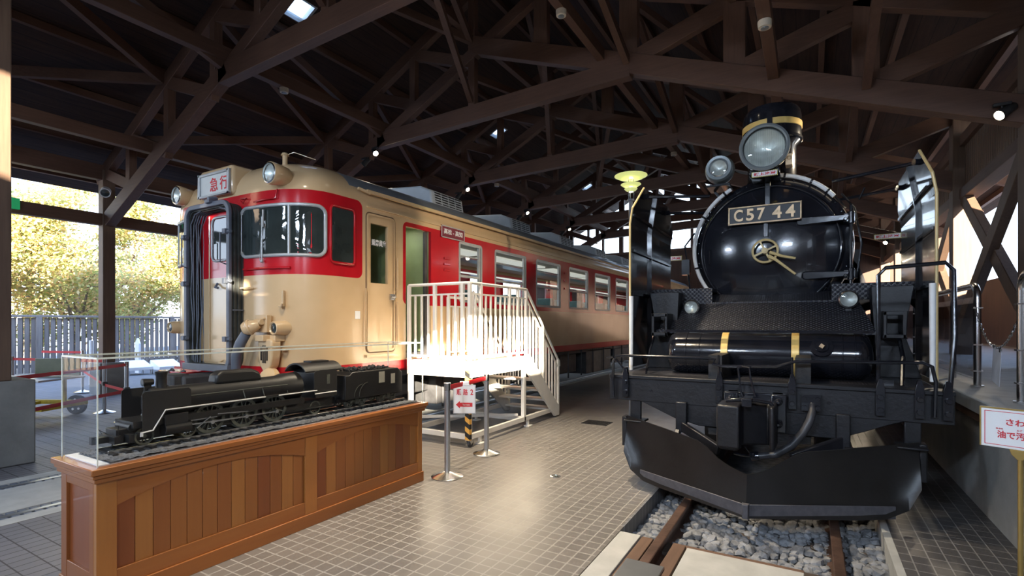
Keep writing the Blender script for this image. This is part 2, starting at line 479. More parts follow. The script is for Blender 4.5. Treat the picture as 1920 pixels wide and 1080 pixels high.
# ballast
def stone(b, c, r, rnd):
    n = 6; ph0 = rnd.random()*6.28; vs = []; sq = 0.55+0.35*rnd.random()
    pts = [(0, 0, sq)] + [(math.cos(ph0+i*1.05)*(0.75+.3*rnd.random()), math.sin(ph0+i*1.05)*(0.75+.3*rnd.random()), 0.25+.35*rnd.random()) for i in range(n)] + \
          [(math.cos(ph0+.5+i*1.05)*(0.8+.3*rnd.random()), math.sin(ph0+.5+i*1.05)*(0.8+.3*rnd.random()), -0.3-.2*rnd.random()) for i in range(n)]
    mt = Matrix.Rotation(rnd.random()*6, 3, 'Z') @ Matrix.Rotation(rnd.uniform(-.6, .6), 3, 'X')
    vs = [Vector(c)+r*(mt @ Vector(p)) for p in pts]
    fs = [(0, 1+i, 1+(i+1) % n) for i in range(n)]
    for i in range(n):
        fs += [(1+i, 1+n+i, 1+(i+1) % n), (1+(i+1) % n, 1+n+i, 1+n+(i+1) % n)]
    fs.append(tuple(range(2*n, n, -1)))
    b.add(vs, fs)
rnd = random.Random(3)
b = MB()
for x0, x1, y0, y1, step in ((PX0+.03, -1.02, 3.98, 6.0, .050), (-0.90, 0.11, 3.98, 6.2, .056), (0.23, PX1-.04, 3.66, 6.0, .056)):
    x = x0
    while x < x1:
        y = y0
        while y < y1:
            if not (3.80 < y < 3.99 and x < 0.2):
                stone(b, (x+rnd.uniform(-.015, .015), y+rnd.uniform(-.015, .015), -0.155+rnd.uniform(-.02, .03)), rnd.uniform(.028, .046), rnd)
            y += step
        x += step
b.bx(PX0+.01, PX1-.02, 3.85, 25.9, -0.26, -0.185)
tag(b.build('ballast', m_stone, smooth=0, recalc=False), 'grey crushed stone ballast around the rails under the plough', 'ballast', kind='stuff')

# ------------------------------------------------------------------ roof
EXL, EXR, RX, RZ = -13.85, 2.45, -6.2, 9.35
SL, SR = 0.51, 0.37
def zc(x): return RZ-SL*(RX-x) if x < RX else RZ-SR*(x-RX)      # underside of boarding
TY = [-3.8]+[1.4+3.9*i for i in range(7)]
def sheet(b, x0, x1, y0, y1, holes=()):
    xs = sorted({x0, x1, *[h[0] for h in holes], *[h[1] for h in holes]})
    ys = sorted({y0, y1, *[h[2] for h in holes], *[h[3] for h in holes]})
    for xa, xb in zip(xs, xs[1:]):
        for ya, yb in zip(ys, ys[1:]):
            xm, ym = (xa+xb)/2, (ya+yb)/2
            if any(h[0] < xm < h[1] and h[2] < ym < h[3] for h in holes): continue
            za, zb = zc(xa), zc(xb)
            b.add([(xa,ya,za),(xb,ya,zb),(xb,yb,zb),(xa,yb,za),(xa,ya,za+.1),(xb,ya,zb+.1),(xb,yb,zb+.1),(xa,yb,za+.1)],
                  [(0,3,2,1),(4,5,6,7),(0,1,5,4),(1,2,6,5),(2,3,7,6),(3,0,4,7)])
HOLES = [(-9.15, -8.72, 6.45, 6.92), (-9.15, -8.72, 7.05, 7.5), (-9.15, -8.72, 14.1, 14.5), (-9.15, -8.72, 17.9, 18.3), (-9.15, -8.72, 21.9, 22.3)]
b = MB(); sheet(b, -15.1, RX, -6.4, 27.0, [h for h in HOLES if h[0] < RX]); sheet(b, RX, 5.0, -6.4, 27.0, [h for h in HOLES if h[0] > RX])
m_ceil, nt, bs = nodes('roof boards')
v = coord(nt, (1, 1, 1)); s_ = nt.nodes.new('ShaderNodeSeparateXYZ'); nt.links.new(v, s_.inputs[0])
fr = math_n(nt, 'FRACT', math_n(nt, 'DIVIDE', s_.outputs['X'], 0.22)); gp = math_n(nt, 'LESS_THAN', fr, 0.05)
nt.links.new(mix(nt, gp, ramp(nt, noise(nt, coord(nt, (6, .5, 6)), 3, 5), [(.3, (0.024, 0.011, 0.008)), (.7, (0.052, 0.025, 0.016))]), (0.008, 0.004, 0.003)), bs.inputs['Base Color'])
bs.inputs['Roughness'].default_value = 0.75
ceil = tag(b.build('ceiling', m_ceil, smooth=0), kind='structure')
x = -14.6
for x in (-14.6, -13.5, -12.35, -11.3, -10.2, -9.35, -8.2, -7.2, -6.35, -5.3, -4.2, -3.1, -2.0, -0.9, 0.2, 1.3, 2.72, 3.5, 4.6):
    z = zc(x)-0.07
    MB().bx(x-.05, x+.05, -6.2, 26.9, z-.07, z+.07).build('purlin', m_beamy, ceil, smooth=0)
for i, h in enumerate(HOLES):
    w = MB(); za, zb = zc(h[0])+.06, zc(h[1])+.06
    f = MB()
    for p, q in (((h[0],h[2],za),(h[1],h[2],zb)),((h[1],h[2],zb),(h[1],h[3],zb)),((h[1],h[3],zb),(h[0],h[3],za)),((h[0],h[3],za),(h[0],h[2],za))):
        f.bar(p, q, .05, .12)
    o = tag(f.build('window_%d' % (i+10), m_gasket, smooth=0), kind='structure')
    w.add([(h[0],h[2],za),(h[1],h[2],zb),(h[1],h[3],zb),(h[0],h[3],za)], [(0,1,2,3)]); w.build('pane', m_glass, o, smooth=0, recalc=False)

KN = (-9.1, 6.15); KK = (-2.85, 6.32); NN = (-6.4, 7.72)
def zt(x): return zc(x)-0.36        # top chord centre line
def zr(x): return KK[1]-0.362*(x-KK[0])
names = ['behind the camera', 'just in front of the near left column', 'landing on the leftmost far post, nearest in view', 'second from the front, passing above the chimney', 'third from the front, behind the chimney',
         'fourth from the front, above the roof lamps', 'fifth from the front, over the middle of the railcar', 'last one before the far gable window']
def truss(y, lab, first=None):
    t = thing('roof_truss', 'dark timber roof truss '+lab, 'roof truss', ((EXL+EXR)/2, y, 4.4), 'timber roof trusses')
    def mem(nm, p, q, h, w=0.16, mat=m_beamx, dy=0.0):
        b = MB(); b.bar((p[0], y+dy, p[1]), (q[0], y+dy, q[1]), w, h) if abs(p[0]-q[0]) > .01 else b.bx(p[0]-h/2, p[0]+h/2, y+dy-w/2, y+dy+w/2, min(p[1], q[1]), max(p[1], q[1]))
        b.build(nm, mat, t, bevel=0.008, bseg=1)
    mem('top_chord', (-14.2, zt(-14.2)), (RX, zt(RX)), .26); mem('top_chord', (RX, zt(RX)), (4.6, zt(4.6)), .26)
    mem('bottom_chord', (EXL+.1, 3.95), (KN[0]+.10, KN[1]+.05), .30, .2); mem('bottom_chord', (KN[0]-.12, KN[1]-.03), KK, .36, .2)
    mem('bottom_chord', NN, (EXR+.1, zr(EXR+.1)), .36, .2, dy=.004)
    mem('diagonal', KN, (-4.75, zt(-4.75)-.1), .24, .17, dy=-.002)
    for x in (-12.7, -11.1, -9.45): mem('post', (x, 3.95+.463*(x-EXL)), (x, zt(x)), .17, .15, m_beamz)
    for x in (-8.1,): mem('post', (x, 6.6), (x, zt(x)), .17, .15, m_beamz)
    mem('post', (-6.4, 6.2), (-6.4, zt(-6.4)), .17, .15, m_beamz)
    mem('post', (-4.7, 7.1), (-4.7, zt(-4.7)), .30, .16, m_beamz)
    for x in (-2.88, -1.08, 0.72): mem('post', (x, zr(x)), (x, zt(x)), .34, .16, m_beamz)
    for x0, x1 in ((-13.85, -12.7), (-12.7, -11.1), (-11.1, -9.45), (-9.45, -8.1), (-8.1, -6.4)):
        zz = zt(x0)-.05; mem('strut', (x0, zz), (x1, zz-.37*(x1-x0)), .24, .15, dy=.003)
    for x0, x1 in ((-2.88, -1.08), (-1.08, .72), (.72, 2.45)): mem('diagonal', (x0, zr(x0)+.1), (x1, zt(x1)-.1), .30, .15, dy=-.003)
    # longitudinal braces running forward (towards the camera) from the truss nodes to the next truss
    def lb(nm, p, q, w=.12, h=.16):
        MB().bar(p, q, w, h).build(nm, m_beamy, t, smooth=0)
    if y > -2:
        y0 = TY[TY.index(y)-1]+.1; y1 = y-.1
        lb('wind_brace', (-9.5, y0, zt(-9.5)), (-11.2, y1, zt(-11.2)+.05), .11, .18)
        lb('wind_brace', (-12.8, y0, zt(-12.8)), (-11.2, y1, zt(-11.2)+.05), .11, .18)
        lb('wind_brace', (-5.2, y0, zt(-5.2)), (-6.4, y1, 7.8), .11, .16)
        lb('wind_brace', (-8.1, y0, zt(-8.1)), (-6.4, y1, 7.8), .11, .16)
        lb('wind_brace', (-2.9, y1, zr(-2.9)+.1), (-2.9, y0, zt(-2.9)), .11, .16)
        lb('wind_brace', (-9.1, y1, KN[1]+.1), (-9.1, y0, zt(-9.1)), .11, .16)
        lb('wind_brace', (0.72, y1, zr(.72)+.1), (0.72, y0, zt(.72)), .11, .16)
        lb('wind_brace', (-1.08, y1, zt(-1.08)-.1), (-2.9, y0, zt(-2.9)-.1), .1, .14)
        lb('wind_brace', (-4.7, y0, zr(-4.7)), (-6.4, y1, 6.5), .1, .14)
    return t
for y, n in zip(TY, names): truss(y, n)
for x, z, w, h, lab in ((-11.7, 5.22, .16, .24, 'long roof beam near the open left eave, lowest of the left ones'), (-9.05, 6.42, .16, .24, 'long roof beam along the truss knees above the railcar'),
                   (-6.4, 7.98, .14, .20, 'long roof beam high under the ridge'), (-3.4, 6.68, .14, .22, 'long roof beam with smoke detectors left of the chimney'),
                   (-0.50, 5.62, .16, .22, 'long roof beam directly above the steam engine')):
    one(MB().bx(x-w/2, x+w/2, -6.1, 26, z-h/2, z+h/2), 'roof_beam', m_beamy, lab, 'roof beam', 'long beams of the roof', .006)
for x, z, h, lab in ((-13.86, 5.02, .34, 'thick eave beam over the open left side of the hall'), (-13.86, 3.96, .26, 'lower girt across the open left side of the hall'),
                ):
    one(MB().bx(x-.09, x+.09, -6.1, 26, z-h/2, z+h/2), 'eave_beam', m_beamy, lab, 'beam', 'beams along the left side', .006)
o = thing('eave_beam', 'boarded timber eave beam along the right columns', 'beam', (2.6, 5, 4.0))
MB().bx(2.52, 2.78, -6.1, 26, 4.02, 4.22).build('lower_beam', m_beamy, o, bevel=.006)
MB().bx(2.52, 2.78, -6.1, 26, 5.05, 5.25).build('upper_beam', m_beamy, o, bevel=.006)
b = MB(); yy = -6.0
while yy < 26:
    b.bx(2.60, 2.66, yy, yy+.09, 4.2, 5.08); yy += .12
b.build('slats', m_postw, o, smooth=0)

# columns
def column(x0, x1, y0, y1, ztop, plinth, lab, px=0.2, mat=m_postw):
    o = thing('timber_column', lab, 'column', ((x0+x1)/2, (y0+y1)/2, 0), 'timber columns of the hall')
    MB().bx(x0, x1, y0, y1, plinth, ztop).build('post', mat, o, bevel=.012)
    if plinth > 0: MB().bx(x0-px, x1+px*.1, y0-px, y1+px, 0, plinth).build('concrete_footing', m_conc, o, bevel=.015)
    return o
column(-8.15, -7.72, 1.62, 2.06, 8.2, 0.96, 'thick dark brown column on a tall concrete footing at the left edge')
lf = {5.3: 'post at the open left side holding the white camera', 1.4: 'left side post hidden behind the near column', 9.2: 'left side post behind the railcar front', 13.1: 'left side post behind the middle of the railcar', 17.0: 'left side post farther behind the railcar', 20.9: 'second last left side post', 24.8: 'last left side post', -3.8: 'left side post behind the camera'}
for y in TY:
    y = round(y, 1)
    o = thing('timber_column', 'slim square timber '+lf[y], 'column', (-13.86, y, 0), 'timber columns of the hall')
    MB().bx(-13.98, -13.74, y-.12, y+.12, .72, zt(-13.86)).build('post', m_postw, o, bevel=.01)
    MB().bx(-14.12, -13.58, y-.24, y+.24, 0, .72).build('concrete_footing', m_conc, o, bevel=.015)
rf = {5.3: 'right of the frame', 1.4: 'right of the camera', -3.8: 'behind the camera on the right', 9.2: 'at the right edge with the bright spotlight', 13.1: 'just right of the engine smoke deflector', 17.0: 'seen behind the right smoke deflector', 20.9: 'far behind the right smoke deflector', 24.8: 'in the far right corner'}
for y in TY:
    y = round(y, 1)
    column(2.42, 2.72, y-.16, y+.16, zt(2.57), 0, 'square brown timber column '+rf[y])
o = thing('cross_brace', 'crossed timber brace between the two right hand columns', 'brace', (2.57, 11.1, 1.0))
MB().bar((2.60, 12.95, 4.1), (2.60, 9.36, 1.55), .13, .26).build('brace_bar', m_postw, o, bevel=.008)
MB().bar((2.54, 9.36, 4.0), (2.54, 12.95, 1.5), .13, .26).build('brace_bar', m_postw, o, bevel=.008)
o = thing('cross_brace', 'crossed timber brace behind the right smoke deflector', 'brace', (2.57, 15, 1.0))
MB().bar((2.60, 16.85, 4.1), (2.60, 13.26, 1.55), .13, .26).build('brace_bar', m_postw, o, bevel=.008)
MB().bar((2.54, 13.26, 4.0), (2.54, 16.85, 1.5), .13, .26).build('brace_bar', m_postw, o, bevel=.008)

# gable walls
m_board = wood('dark wall boards', (0.035, 0.016, 0.011), (0.10, 0.048, 0.03), 'z', 0.8)
def gable(y0, y1, name, sill, x0, x1, win, dark=True):
    # solid board wall with a glazed zone win=(xa,xb) from sill up to the roof
    b = MB(); n = 34; xs = [x0+(x1-x0)*i/n for i in range(n+1)]
    xs = sorted(set(xs+[win[0], win[1], RX]))
    for xa, xb in zip(xs, xs[1:]):
        m_ = (xa+xb)/2; top = sill if win[0] < m_ < win[1] else None
        za, zb = (top, top) if top else (zc(xa), zc(xb))
        b.add([(xa,y0,0),(xb,y0,0),(xb,y1,0),(xa,y1,0),(xa,y0,za),(xb,y0,zb),(xb,y1,zb),(xa,y1,za)],
              [(0,3,2,1),(4,5,6,7),(0,1,5,4),(1,2,6,5),(2,3,7,6),(3,0,4,7)])
    return tag(b.build(name, m_board, smooth=0), kind='structure')
gable(26.0, 26.2, 'wall_far', 5.25, -13.6, 4.6, (-11.4, -1.2))
b = MB()
for x, w in ((-11.4, .1), (-10.45, .1), (-9.6, .1), (-8.6, .22), (-7.4, .1), (-6.2, .3), (-5.0, .12), (-3.8, .3), (-2.5, .1), (-1.2, .12)):
    b.bx(x-w/2, x+w/2, 26.0, 26.15, 5.2, zc(x)+.02)
for z, h in ((5.3, .12), (6.9, .32), (7.35, .08)):
    b.bx(max(-11.4, RX-(RZ-z)/SL)-.3, min(-1.2, RX+(RZ-z)/SR), 25.98, 26.12, z-h/2, z+h/2)
wf = tag(b.build('window_1', m_beamz, smooth=0), kind='structure')
b = MB(); b.add([(-11.4, 26.08, 5.25), (-1.2, 26.08, 5.25), (-1.2, 26.08, zc(-1.2)), (RX, 26.08, zc(RX)), (-11.4, 26.08, zc(-11.4))], [(0,1,2,3,4)]).build('pane', m_glass, wf, smooth=0, recalc=False)
# unseen near gable; open slots between added boards shape the sun beams
gable(-6.2, -6.0, 'wall_near', 4.85, -13.6, 4.6, (-8.0, 3.2))
b = MB()
for xa, xb in ((-8.0, RX), (RX, -1.65), (-0.65, 1.5), (2.72, 3.2)): b.prism([(xa, 4.8), (xb, 4.8), (xb, zc(xb)), (xa, zc(xa))], 'y', -6.14, -6.04)
b.bx(-1.65, -.65, -6.13, -6.05, 4.8, 5.66); b.bx(1.5, 2.0, -6.13, -6.05, 4.8, 5.85); b.bx(2.33, 2.42, -6.13, -6.05, 4.8, 5.2); b.prism([(2.0, 4.99), (2.72, 4.99), (2.72, zc(2.72)), (2.0, zc(2.0))], 'y', -6.13, -6.05); b.bx(2.0, 2.72, -6.13, -6.05, 4.8, 4.89)
wf = tag(b.build('window_2', m_board, smooth=0), kind='structure')
b = MB().bx(1.27, 1.42, -6, 26, 0, 0.86); tag(b.build('wall_platform', m_concl, smooth=0), kind='structure')
b = MB().bx(4.6, 4.8, -6.2, 26.2, 0, 2.9); b.prism([(-6.2, 2.9), (-2.7, 2.9), (-2.7, 3.86), (-6.2, 3.86)], 'x', 4.62, 4.78); b.prism([(-2.7, 2.9), (9.5, 2.9), (9.5, 5.35), (-2.7, 5.35)], 'x', 4.62, 4.78); tag(b.build('wall_right', m_board, smooth=0), kind='structure')  # upper panels added out of view, shaped to block and pass sun

# ------------------------------------------------------------------ red and cream railcar
DC = -6.33; DXR = DC+1.45; DXL = DC-1.45; DEND = 24.9
car = thing('diesel_railcar', 'cream and red railway carriage with a grey gangway frame on its front', 'train car', (DC, 14, 0))
m_liv, nt, bs = nodes('railcar livery')
g = nt.nodes.new('ShaderNodeNewGeometry'); s_ = nt.nodes.new('ShaderNodeSeparateXYZ'); nt.links.new(g.outputs['Position'], s_.inputs[0])
def rmask(y0, y1, z0, z1, r):
    cy_, cz_, hy, hz = (y0+y1)/2, (z0+z1)/2, (y1-y0)/2, (z1-z0)/2
    ay = math_n(nt, 'MAXIMUM', math_n(nt, 'SUBTRACT', math_n(nt, 'ABSOLUTE', math_n(nt, 'SUBTRACT', s_.outputs['Y'], cy_)), hy-r), 0)
    az = math_n(nt, 'MAXIMUM', math_n(nt, 'SUBTRACT', math_n(nt, 'ABSOLUTE', math_n(nt, 'SUBTRACT', s_.outputs['Z'], cz_)), hz-r), 0)
    d = math_n(nt, 'SQRT', math_n(nt, 'ADD', math_n(nt, 'MULTIPLY', ay, ay), math_n(nt, 'MULTIPLY', az, az)))
    return math_n(nt, 'LESS_THAN', d, r)
mk = math_n(nt, 'MAXIMUM', rmask(2.0, 4.57, 2.17, 3.15, .09), rmask(5.31, 26.0, 1.87, 3.03, .09))
mk = math_n(nt, 'MAXIMUM', mk, math_n(nt, 'LESS_THAN', s_.outputs['Z'], 1.10))
n_ = noise(nt, g.outputs['Position'], 1.5, 3)
cream = ramp(nt, n_, [(.3, (0.60, 0.42, 0.235)), (.7, (0.70, 0.50, 0.29))])
red = ramp(nt, n_, [(.3, (0.46, 0.008, 0.016)), (.7, (0.58, 0.014, 0.024))])
gm = math_n(nt, 'MULTIPLY', math_n(nt, 'GREATER_THAN', s_.outputs['Z'], 3.33), math_n(nt, 'GREATER_THAN', s_.outputs['Y'], 4.42))
c = mix(nt, mk, cream, red); c = mix(nt, gm, c, (0.16, 0.18, 0.205))
nt.links.new(c, bs.inputs['Base Color'])
nt.links.new(math_n(nt, 'MULTIPLY_ADD', gm, 0.35, 0.2), bs.inputs['Roughness'])
bs.inputs['Coat Weight'].default_value = 0.3; bs.inputs['Coat Roughness'].default_value = 0.08
bump(nt, bs, noise(nt, g.outputs['Position'], 2.2, 2), 0.10, 0.02)

PL = [(0, 3.60), (.3, 3.60), (.6, 3.605), (.9, 3.63), (1.12, 3.685), (1.27, 3.765), (1.37, 3.87), (1.43, 3.99), (1.45, 4.12)]
AL = [0.0]
for p, q in zip(PL, PL[1:]): AL.append(AL[-1]+math.hypot(q[0]-p[0], q[1]-p[1]))
IZ = [(0.9, .05), (1.0, .0), (3.05, 0), (3.18, .01), (3.28, .04), (3.37, .10), (3.45, .18), (3.53, .31), (3.60, .50), (3.66, .74), (3.71, 1.0), (3.735, 1.25)]
def inset(z):
    for (z0, i0), (z1, i1) in zip(IZ, IZ[1:]):
        if z <= z1: return i0+(i1-i0)*max(0, (z-z0))/(z1-z0)
    return IZ[-1][1]
def plan(a):
    s = 1 if a >= 0 else -1; a = abs(a)
    if a >= AL[-1]: return s*1.45, 4.12+(a-AL[-1])
    for k in range(len(AL)-1):
        if a <= AL[k+1]:
            t = (a-AL[k])/(AL[k+1]-AL[k]); return s*(PL[k][0]+t*(PL[k+1][0]-PL[k][0])), PL[k][1]+t*(PL[k+1][1]-PL[k][1])
def surf(a, z, off=0.0):
    i = inset(z); x, y = plan(a); k = (1.45-i)/1.45
    x2, y2 = plan(a+.01); tx, ty = x2-x, y2-y; l = math.hypot(tx, ty)
    return Vector((DC+x*k+off*ty/l, y+.75*i-off*tx/l, z))
def a_of_y(y): return AL[-1]+(y-4.12)
As = [-(a_of_y(4.57))]+[-x for x in AL[::-1]]+AL[1:]+[a_of_y(4.57)]
Aext = [-a_of_y(DEND)]+As+[a_of_y(DEND)]
b = MB()
zl = [0.98, 1.05, 1.4, 2.0, 2.6, 3.05, 3.15]
vs = [surf(a, z) for z in zl for a in As]; n = len(As)
fs = [(j*n+i, j*n+i+1, (j+1)*n+i+1, (j+1)*n+i) for j in range(len(zl)-1) for i in range(n-1)]
b.add(vs, fs)
zl = [3.15]+[z for z, _ in IZ if z > 3.15]
vs = [surf(a, z) for z in zl for a in Aext]; n = len(Aext)
fs = [(j*n+i, j*n+i+1, (j+1)*n+i+1, (j+1)*n+i) for j in range(len(zl)-1) for i in range(n-1)]
fs.append(tuple((len(zl)-1)*n+i for i in range(n)))
b.add(vs, fs)
# flat side panels with openings
WINS = [(6.64, 7.26, 1.98, 2.91), (7.72, 8.84, 1.98, 2.91)]+[(9.32+1.664*k, 10.46+1.664*k, 1.98, 2.91) for k in range(8)]
ALLH = [(4.71, 5.02, 2.13, 2.90), (5.37, 5.92, 1.12, 2.97)]+WINS
def holed(b, x, y0, y1, z0, z1, holes, th=0.05):
    ys = sorted({y0, y1, *[h[0] for h in holes], *[h[1] for h in holes]}); zs = sorted({z0, z1, *[h[2] for h in holes], *[h[3] for h in holes]})
    for ya, yb in zip(ys, ys[1:]):
        for za, zb in zip(zs, zs[1:]):
            ym, zm = (ya+yb)/2, (za+zb)/2
            if any(h[0] < ym < h[1] and h[2] < zm < h[3] for h in holes): continue
            b.add([(x, ya, za), (x, yb, za), (x, yb, zb), (x, ya, zb)], [(0, 1, 2, 3)])
    for h in holes:
        r = [(h[0], h[2]), (h[1], h[2]), (h[1], h[3]), (h[0], h[3])]
        for p, q in zip(r, r[1:]+r[:1]): b.add([(x, *p), (x, *q), (x-th, *q), (x-th, *p)], [(0, 1, 2, 3)])
holed(b, DXR, 4.57, DEND, .98, 3.15, ALLH)
b2 = MB(); holed(b2, DXL, 4.57, DEND, .98, 3.15, WINS, -.05)
b.add(b2.v, b2.f)
b.add([(DXL, DEND, .98), (DXR, DEND, .98), (DXR, DEND, 3.15), (DXR-.1, DEND, 3.4), (DC, DEND, 3.735), (DXL+.1, DEND, 3.4), (DXL, DEND, 3.15)], [tuple(range(7))])
b.bx(DXL+.05, DXR-.05, 3.75, DEND, .95, 1.0)
b.build('body', m_liv, car, smooth=40)
# gutter
b = MB(); b.bx(DXR-.01, DXR+.035, 4.63, DEND, 3.27, 3.31); b.bar((DXR+.0, 4.50, 3.30), (DXR+.02, 4.68, 3.27), .03, .03); b.bx(DXR-.01, DXR+.02, 4.63, DEND, 3.09, 3.11)
b.build('gutter', m_cream, car, smooth=0)
# side windows
for k, (y0, y1, z0, z1) in enumerate(WINS):
    f = MB(); x = DXR+.004
    def ring(y0, y1, z0, z1, w, t, r=.06):
        po = rrect(y0, y1, z0, z1, r); pi = rrect(y0+w, y1-w, z0+w, z1-w, max(.01, r-w)); n = len(po)
        vs = [(x, *p) for p in po]+[(x, *p) for p in pi]+[(x-t, *p) for p in po]+[(x-t, *p) for p in pi]
        fs = [(i, (i+1) % n, n+(i+1) % n, n+i) for i in range(n)]+[(n+i, n+(i+1) % n, 3*n+(i+1) % n, 3*n+i) for i in range(n)]+[(i, 2*n+i, 2*n+(i+1) % n, (i+1) % n) for i in range(n)]
        f.add(vs, fs)
    ring(y0-.03, y1+.03, z0-.03, z1+.03, .045, .03)
    f.bx(x-.04, x-.012, y0, y1, 2.36, 2.40); f.bx(x-.045, x-.02, y0, y1, 2.70, 2.72)
    f.bx(x-.04, x-.005, y1-.07, y1-.03, z0, z1)
    o = f.build('window', m_gasket, car, smooth=30)
    MB().add([(x-.03, y0, z0), (x-.03, y1, z0), (x-.03, y1, z1), (x-.03, y0, z1)], [(0, 1, 2, 3)]).build('pane', m_glass, o, smooth=0, recalc=False)
# interior
b = MB(); b.bx(DXL+.07, DXR-.07, 4.6, DEND-.1, 1.12, 1.18); b.build('floor_panel', m_under, car, smooth=0)
b = MB(); b.bx(DXL+.1, DXR-.1, 4.0, DEND-.1, 3.1, 3.14); b.bx(DXL+.06, DXR-.06, 4.66, 4.70, 1.18, 3.1); b.bx(DXL+.06, DC-.35, 6.4, 6.44, 1.18, 3.1); b.bx(DC+.35, DXR-.06, 6.4, 6.44, 1.18, 3.1)
b.build('interior_lining', m_intr, car, smooth=0)
b = MB(); b.bx(DXL+.5, DXL+.54, 5.0, 6.4, 1.18, 3.1); b.bx(DXL+.5, DXR-.06, 5.16, 5.20, 1.18, 3.1); b.bx(DC+.3, DXR-.06, 5.98, 6.02, 1.18, 3.1); b.bx(DC+.28, DC+.32, 5.2, 6.13, 1.18, 3.1)
b.build('vestibule_panel', m_green, car, smooth=0)
b = MB(); b.bx(DXR-.09, DXR-.055, 5.84, 5.90, 1.18, 2.97)
b.build('folding_door', m_under, car, smooth=0)
for y in [7.1+.832*2*k*.5 for k in range(21)]:
    for s in (-1, 1):
        b = MB(); b.bx(DC+s*.85-.5, DC+s*.85+.45, y-.06, y+.06, 1.5, 2.18); b.bx(DC+s*.85-.5, DC+s*.85+.45, y-.45, y-.06, 1.5, 1.62)
        b.build('bench_seat', m_seat, car, smooth=0, bevel=.02)
b = MB(); b.bx(DC-1.2, DC-.9, 7, DEND-.3, 2.82, 2.86); b.bx(DC+.95, DC+1.25, 7, DEND-.3, 2.72, 2.75); b.build('luggage_rack', m_steelg, car, smooth=0)
for k in range(-1, 6):  # lamps added inside the car to brighten its windows and vestibule
    y = 7.8+2.9*k if k >= 0 else 5.6; MB().bx(DC-.35 if k >= 0 else DC+.8, DC+.35 if k >= 0 else DC+1.1, y-(1.2 if k >= 0 else .15), y+(1.2 if k >= 0 else .15), 3.06, 3.10).build('added_ceiling_lamp', emit('added railcar lamp cover', (.85, .87, .80), .35), car, smooth=0)
    ld = bpy.data.lights.new('tube', 'AREA'); ld.shape = 'RECTANGLE'; ld.size = 1.6 if k >= 0 else .3; ld.size_y = 2.6 if k >= 0 else .3; ld.energy = 22 if k >= 0 else 1.6; ld.color = (1, .97, .88)
    lo = bpy.data.objects.new('tube', ld); COL.objects.link(lo); lo.parent = car; lo.location = (0 if k >= 0 else .95, y-14, 3.05)

def onpatch(b, a0, a1, z0, z1, off, r=.06, na=16, nz=8):
    po = rrect(a0, a1, z0, z1, r, 6); c = ((a0+a1)/2, (z0+z1)/2)
    # fan patch following the surface in several rings
    rings = 6; vs = [surf(c[0], c[1], off)]; n = len(po)
    # densify
    dp = []
    for p, q in zip(po, po[1:]+po[:1]):
        m_ = max(1, int(math.hypot(q[0]-p[0], q[1]-p[1])/.06))
        for i in range(m_): dp.append((p[0]+(q[0]-p[0])*i/m_, p[1]+(q[1]-p[1])*i/m_))
    n = len(dp)
    for j in range(1, rings+1):
        t = j/rings
        vs += [surf(c[0]+(p[0]-c[0])*t, c[1]+(p[1]-c[1])*t, off) for p in dp]
    fs = [(0, 1+i, 1+(i+1) % n) for i in range(n)]
    for j in range(rings-1):
        for i in range(n): fs.append((1+j*n+i, 1+(j+1)*n+i, 1+(j+1)*n+(i+1) % n, 1+j*n+(i+1) % n))
    b.add(vs, fs)
    return dp
m_dglass = plain('dark cab glass', (0.03, 0.04, 0.04), 0.04, 0, 0.3, 3, 0, 8, 0.3, 0.8)
# front windscreens (right one seen fully, left one its mirror)
for s in (1, -1):
    a0, a1 = (.46, 1.60) if s > 0 else (-1.60, -.46)
    b = MB(); dp = onpatch(b, a0, a1, 2.39, 2.97, .006, .10)
    b.build('windscreen', m_dglass, car, smooth=60)
    b = MB(); b.tube([surf(p[0], p[1], .008) for p in dp], .021, 8, closed=True)
    am = s*1.20; b.tube([surf(am, z, .010) for z in (2.39, 2.6, 2.8, 2.97)], .016, 8)
    b.build('windscreen_frame', m_gasket, car)
# green pillar and fittings seen through the screen
b = MB(); pts = [surf(.86, z, .035) for z in (2.33, 2.42, 2.62, 2.84)]
b.tube(pts, [.006, .008, .007, .008], 6); b.tube([surf(.82, 2.33, .03), surf(.85, 2.62, .035), surf(.87, 2.86, .03)], .004, 6)
b.bar(surf(.875, 2.72, .035), surf(.88, 2.92, .035), .012, .022); b.sphere(surf(.85, 2.325, .03), .02, 10)
b.build('wiper', m_gasket, car)
b = MB(); onpatch(b, a_of_y(4.10), a_of_y(4.42), 2.35, 2.99, .004, .03); b.build('cab_side_window', m_dglass, car, smooth=60)
b = MB(); b.tube([surf(p[0], p[1], .006) for p in rrect(a_of_y(4.08), a_of_y(4.44), 2.33, 3.01, .05)], .013, 8, closed=True); b.build('window_frame', m_red, car)
b = MB(); b.tube([surf(a, 2.245, .022) for a in (.52, .8, 1.08, 1.22)], .014, 8); b.build('step_bar', m_red, car)
b = MB(); b.tube([surf(.45, 3.10, .02), surf(.58, 3.085, .03), surf(.52, 3.03, .03), surf(.46, 3.07, .02)], .008, 6); b.tube([surf(.7, 3.03, .02), surf(.9, 3.04, .03), surf(1.05, 3.045, .03), surf(1.06, 3.15, .02)], .008, 6); b.build('roof_grab_rail', m_red, car)
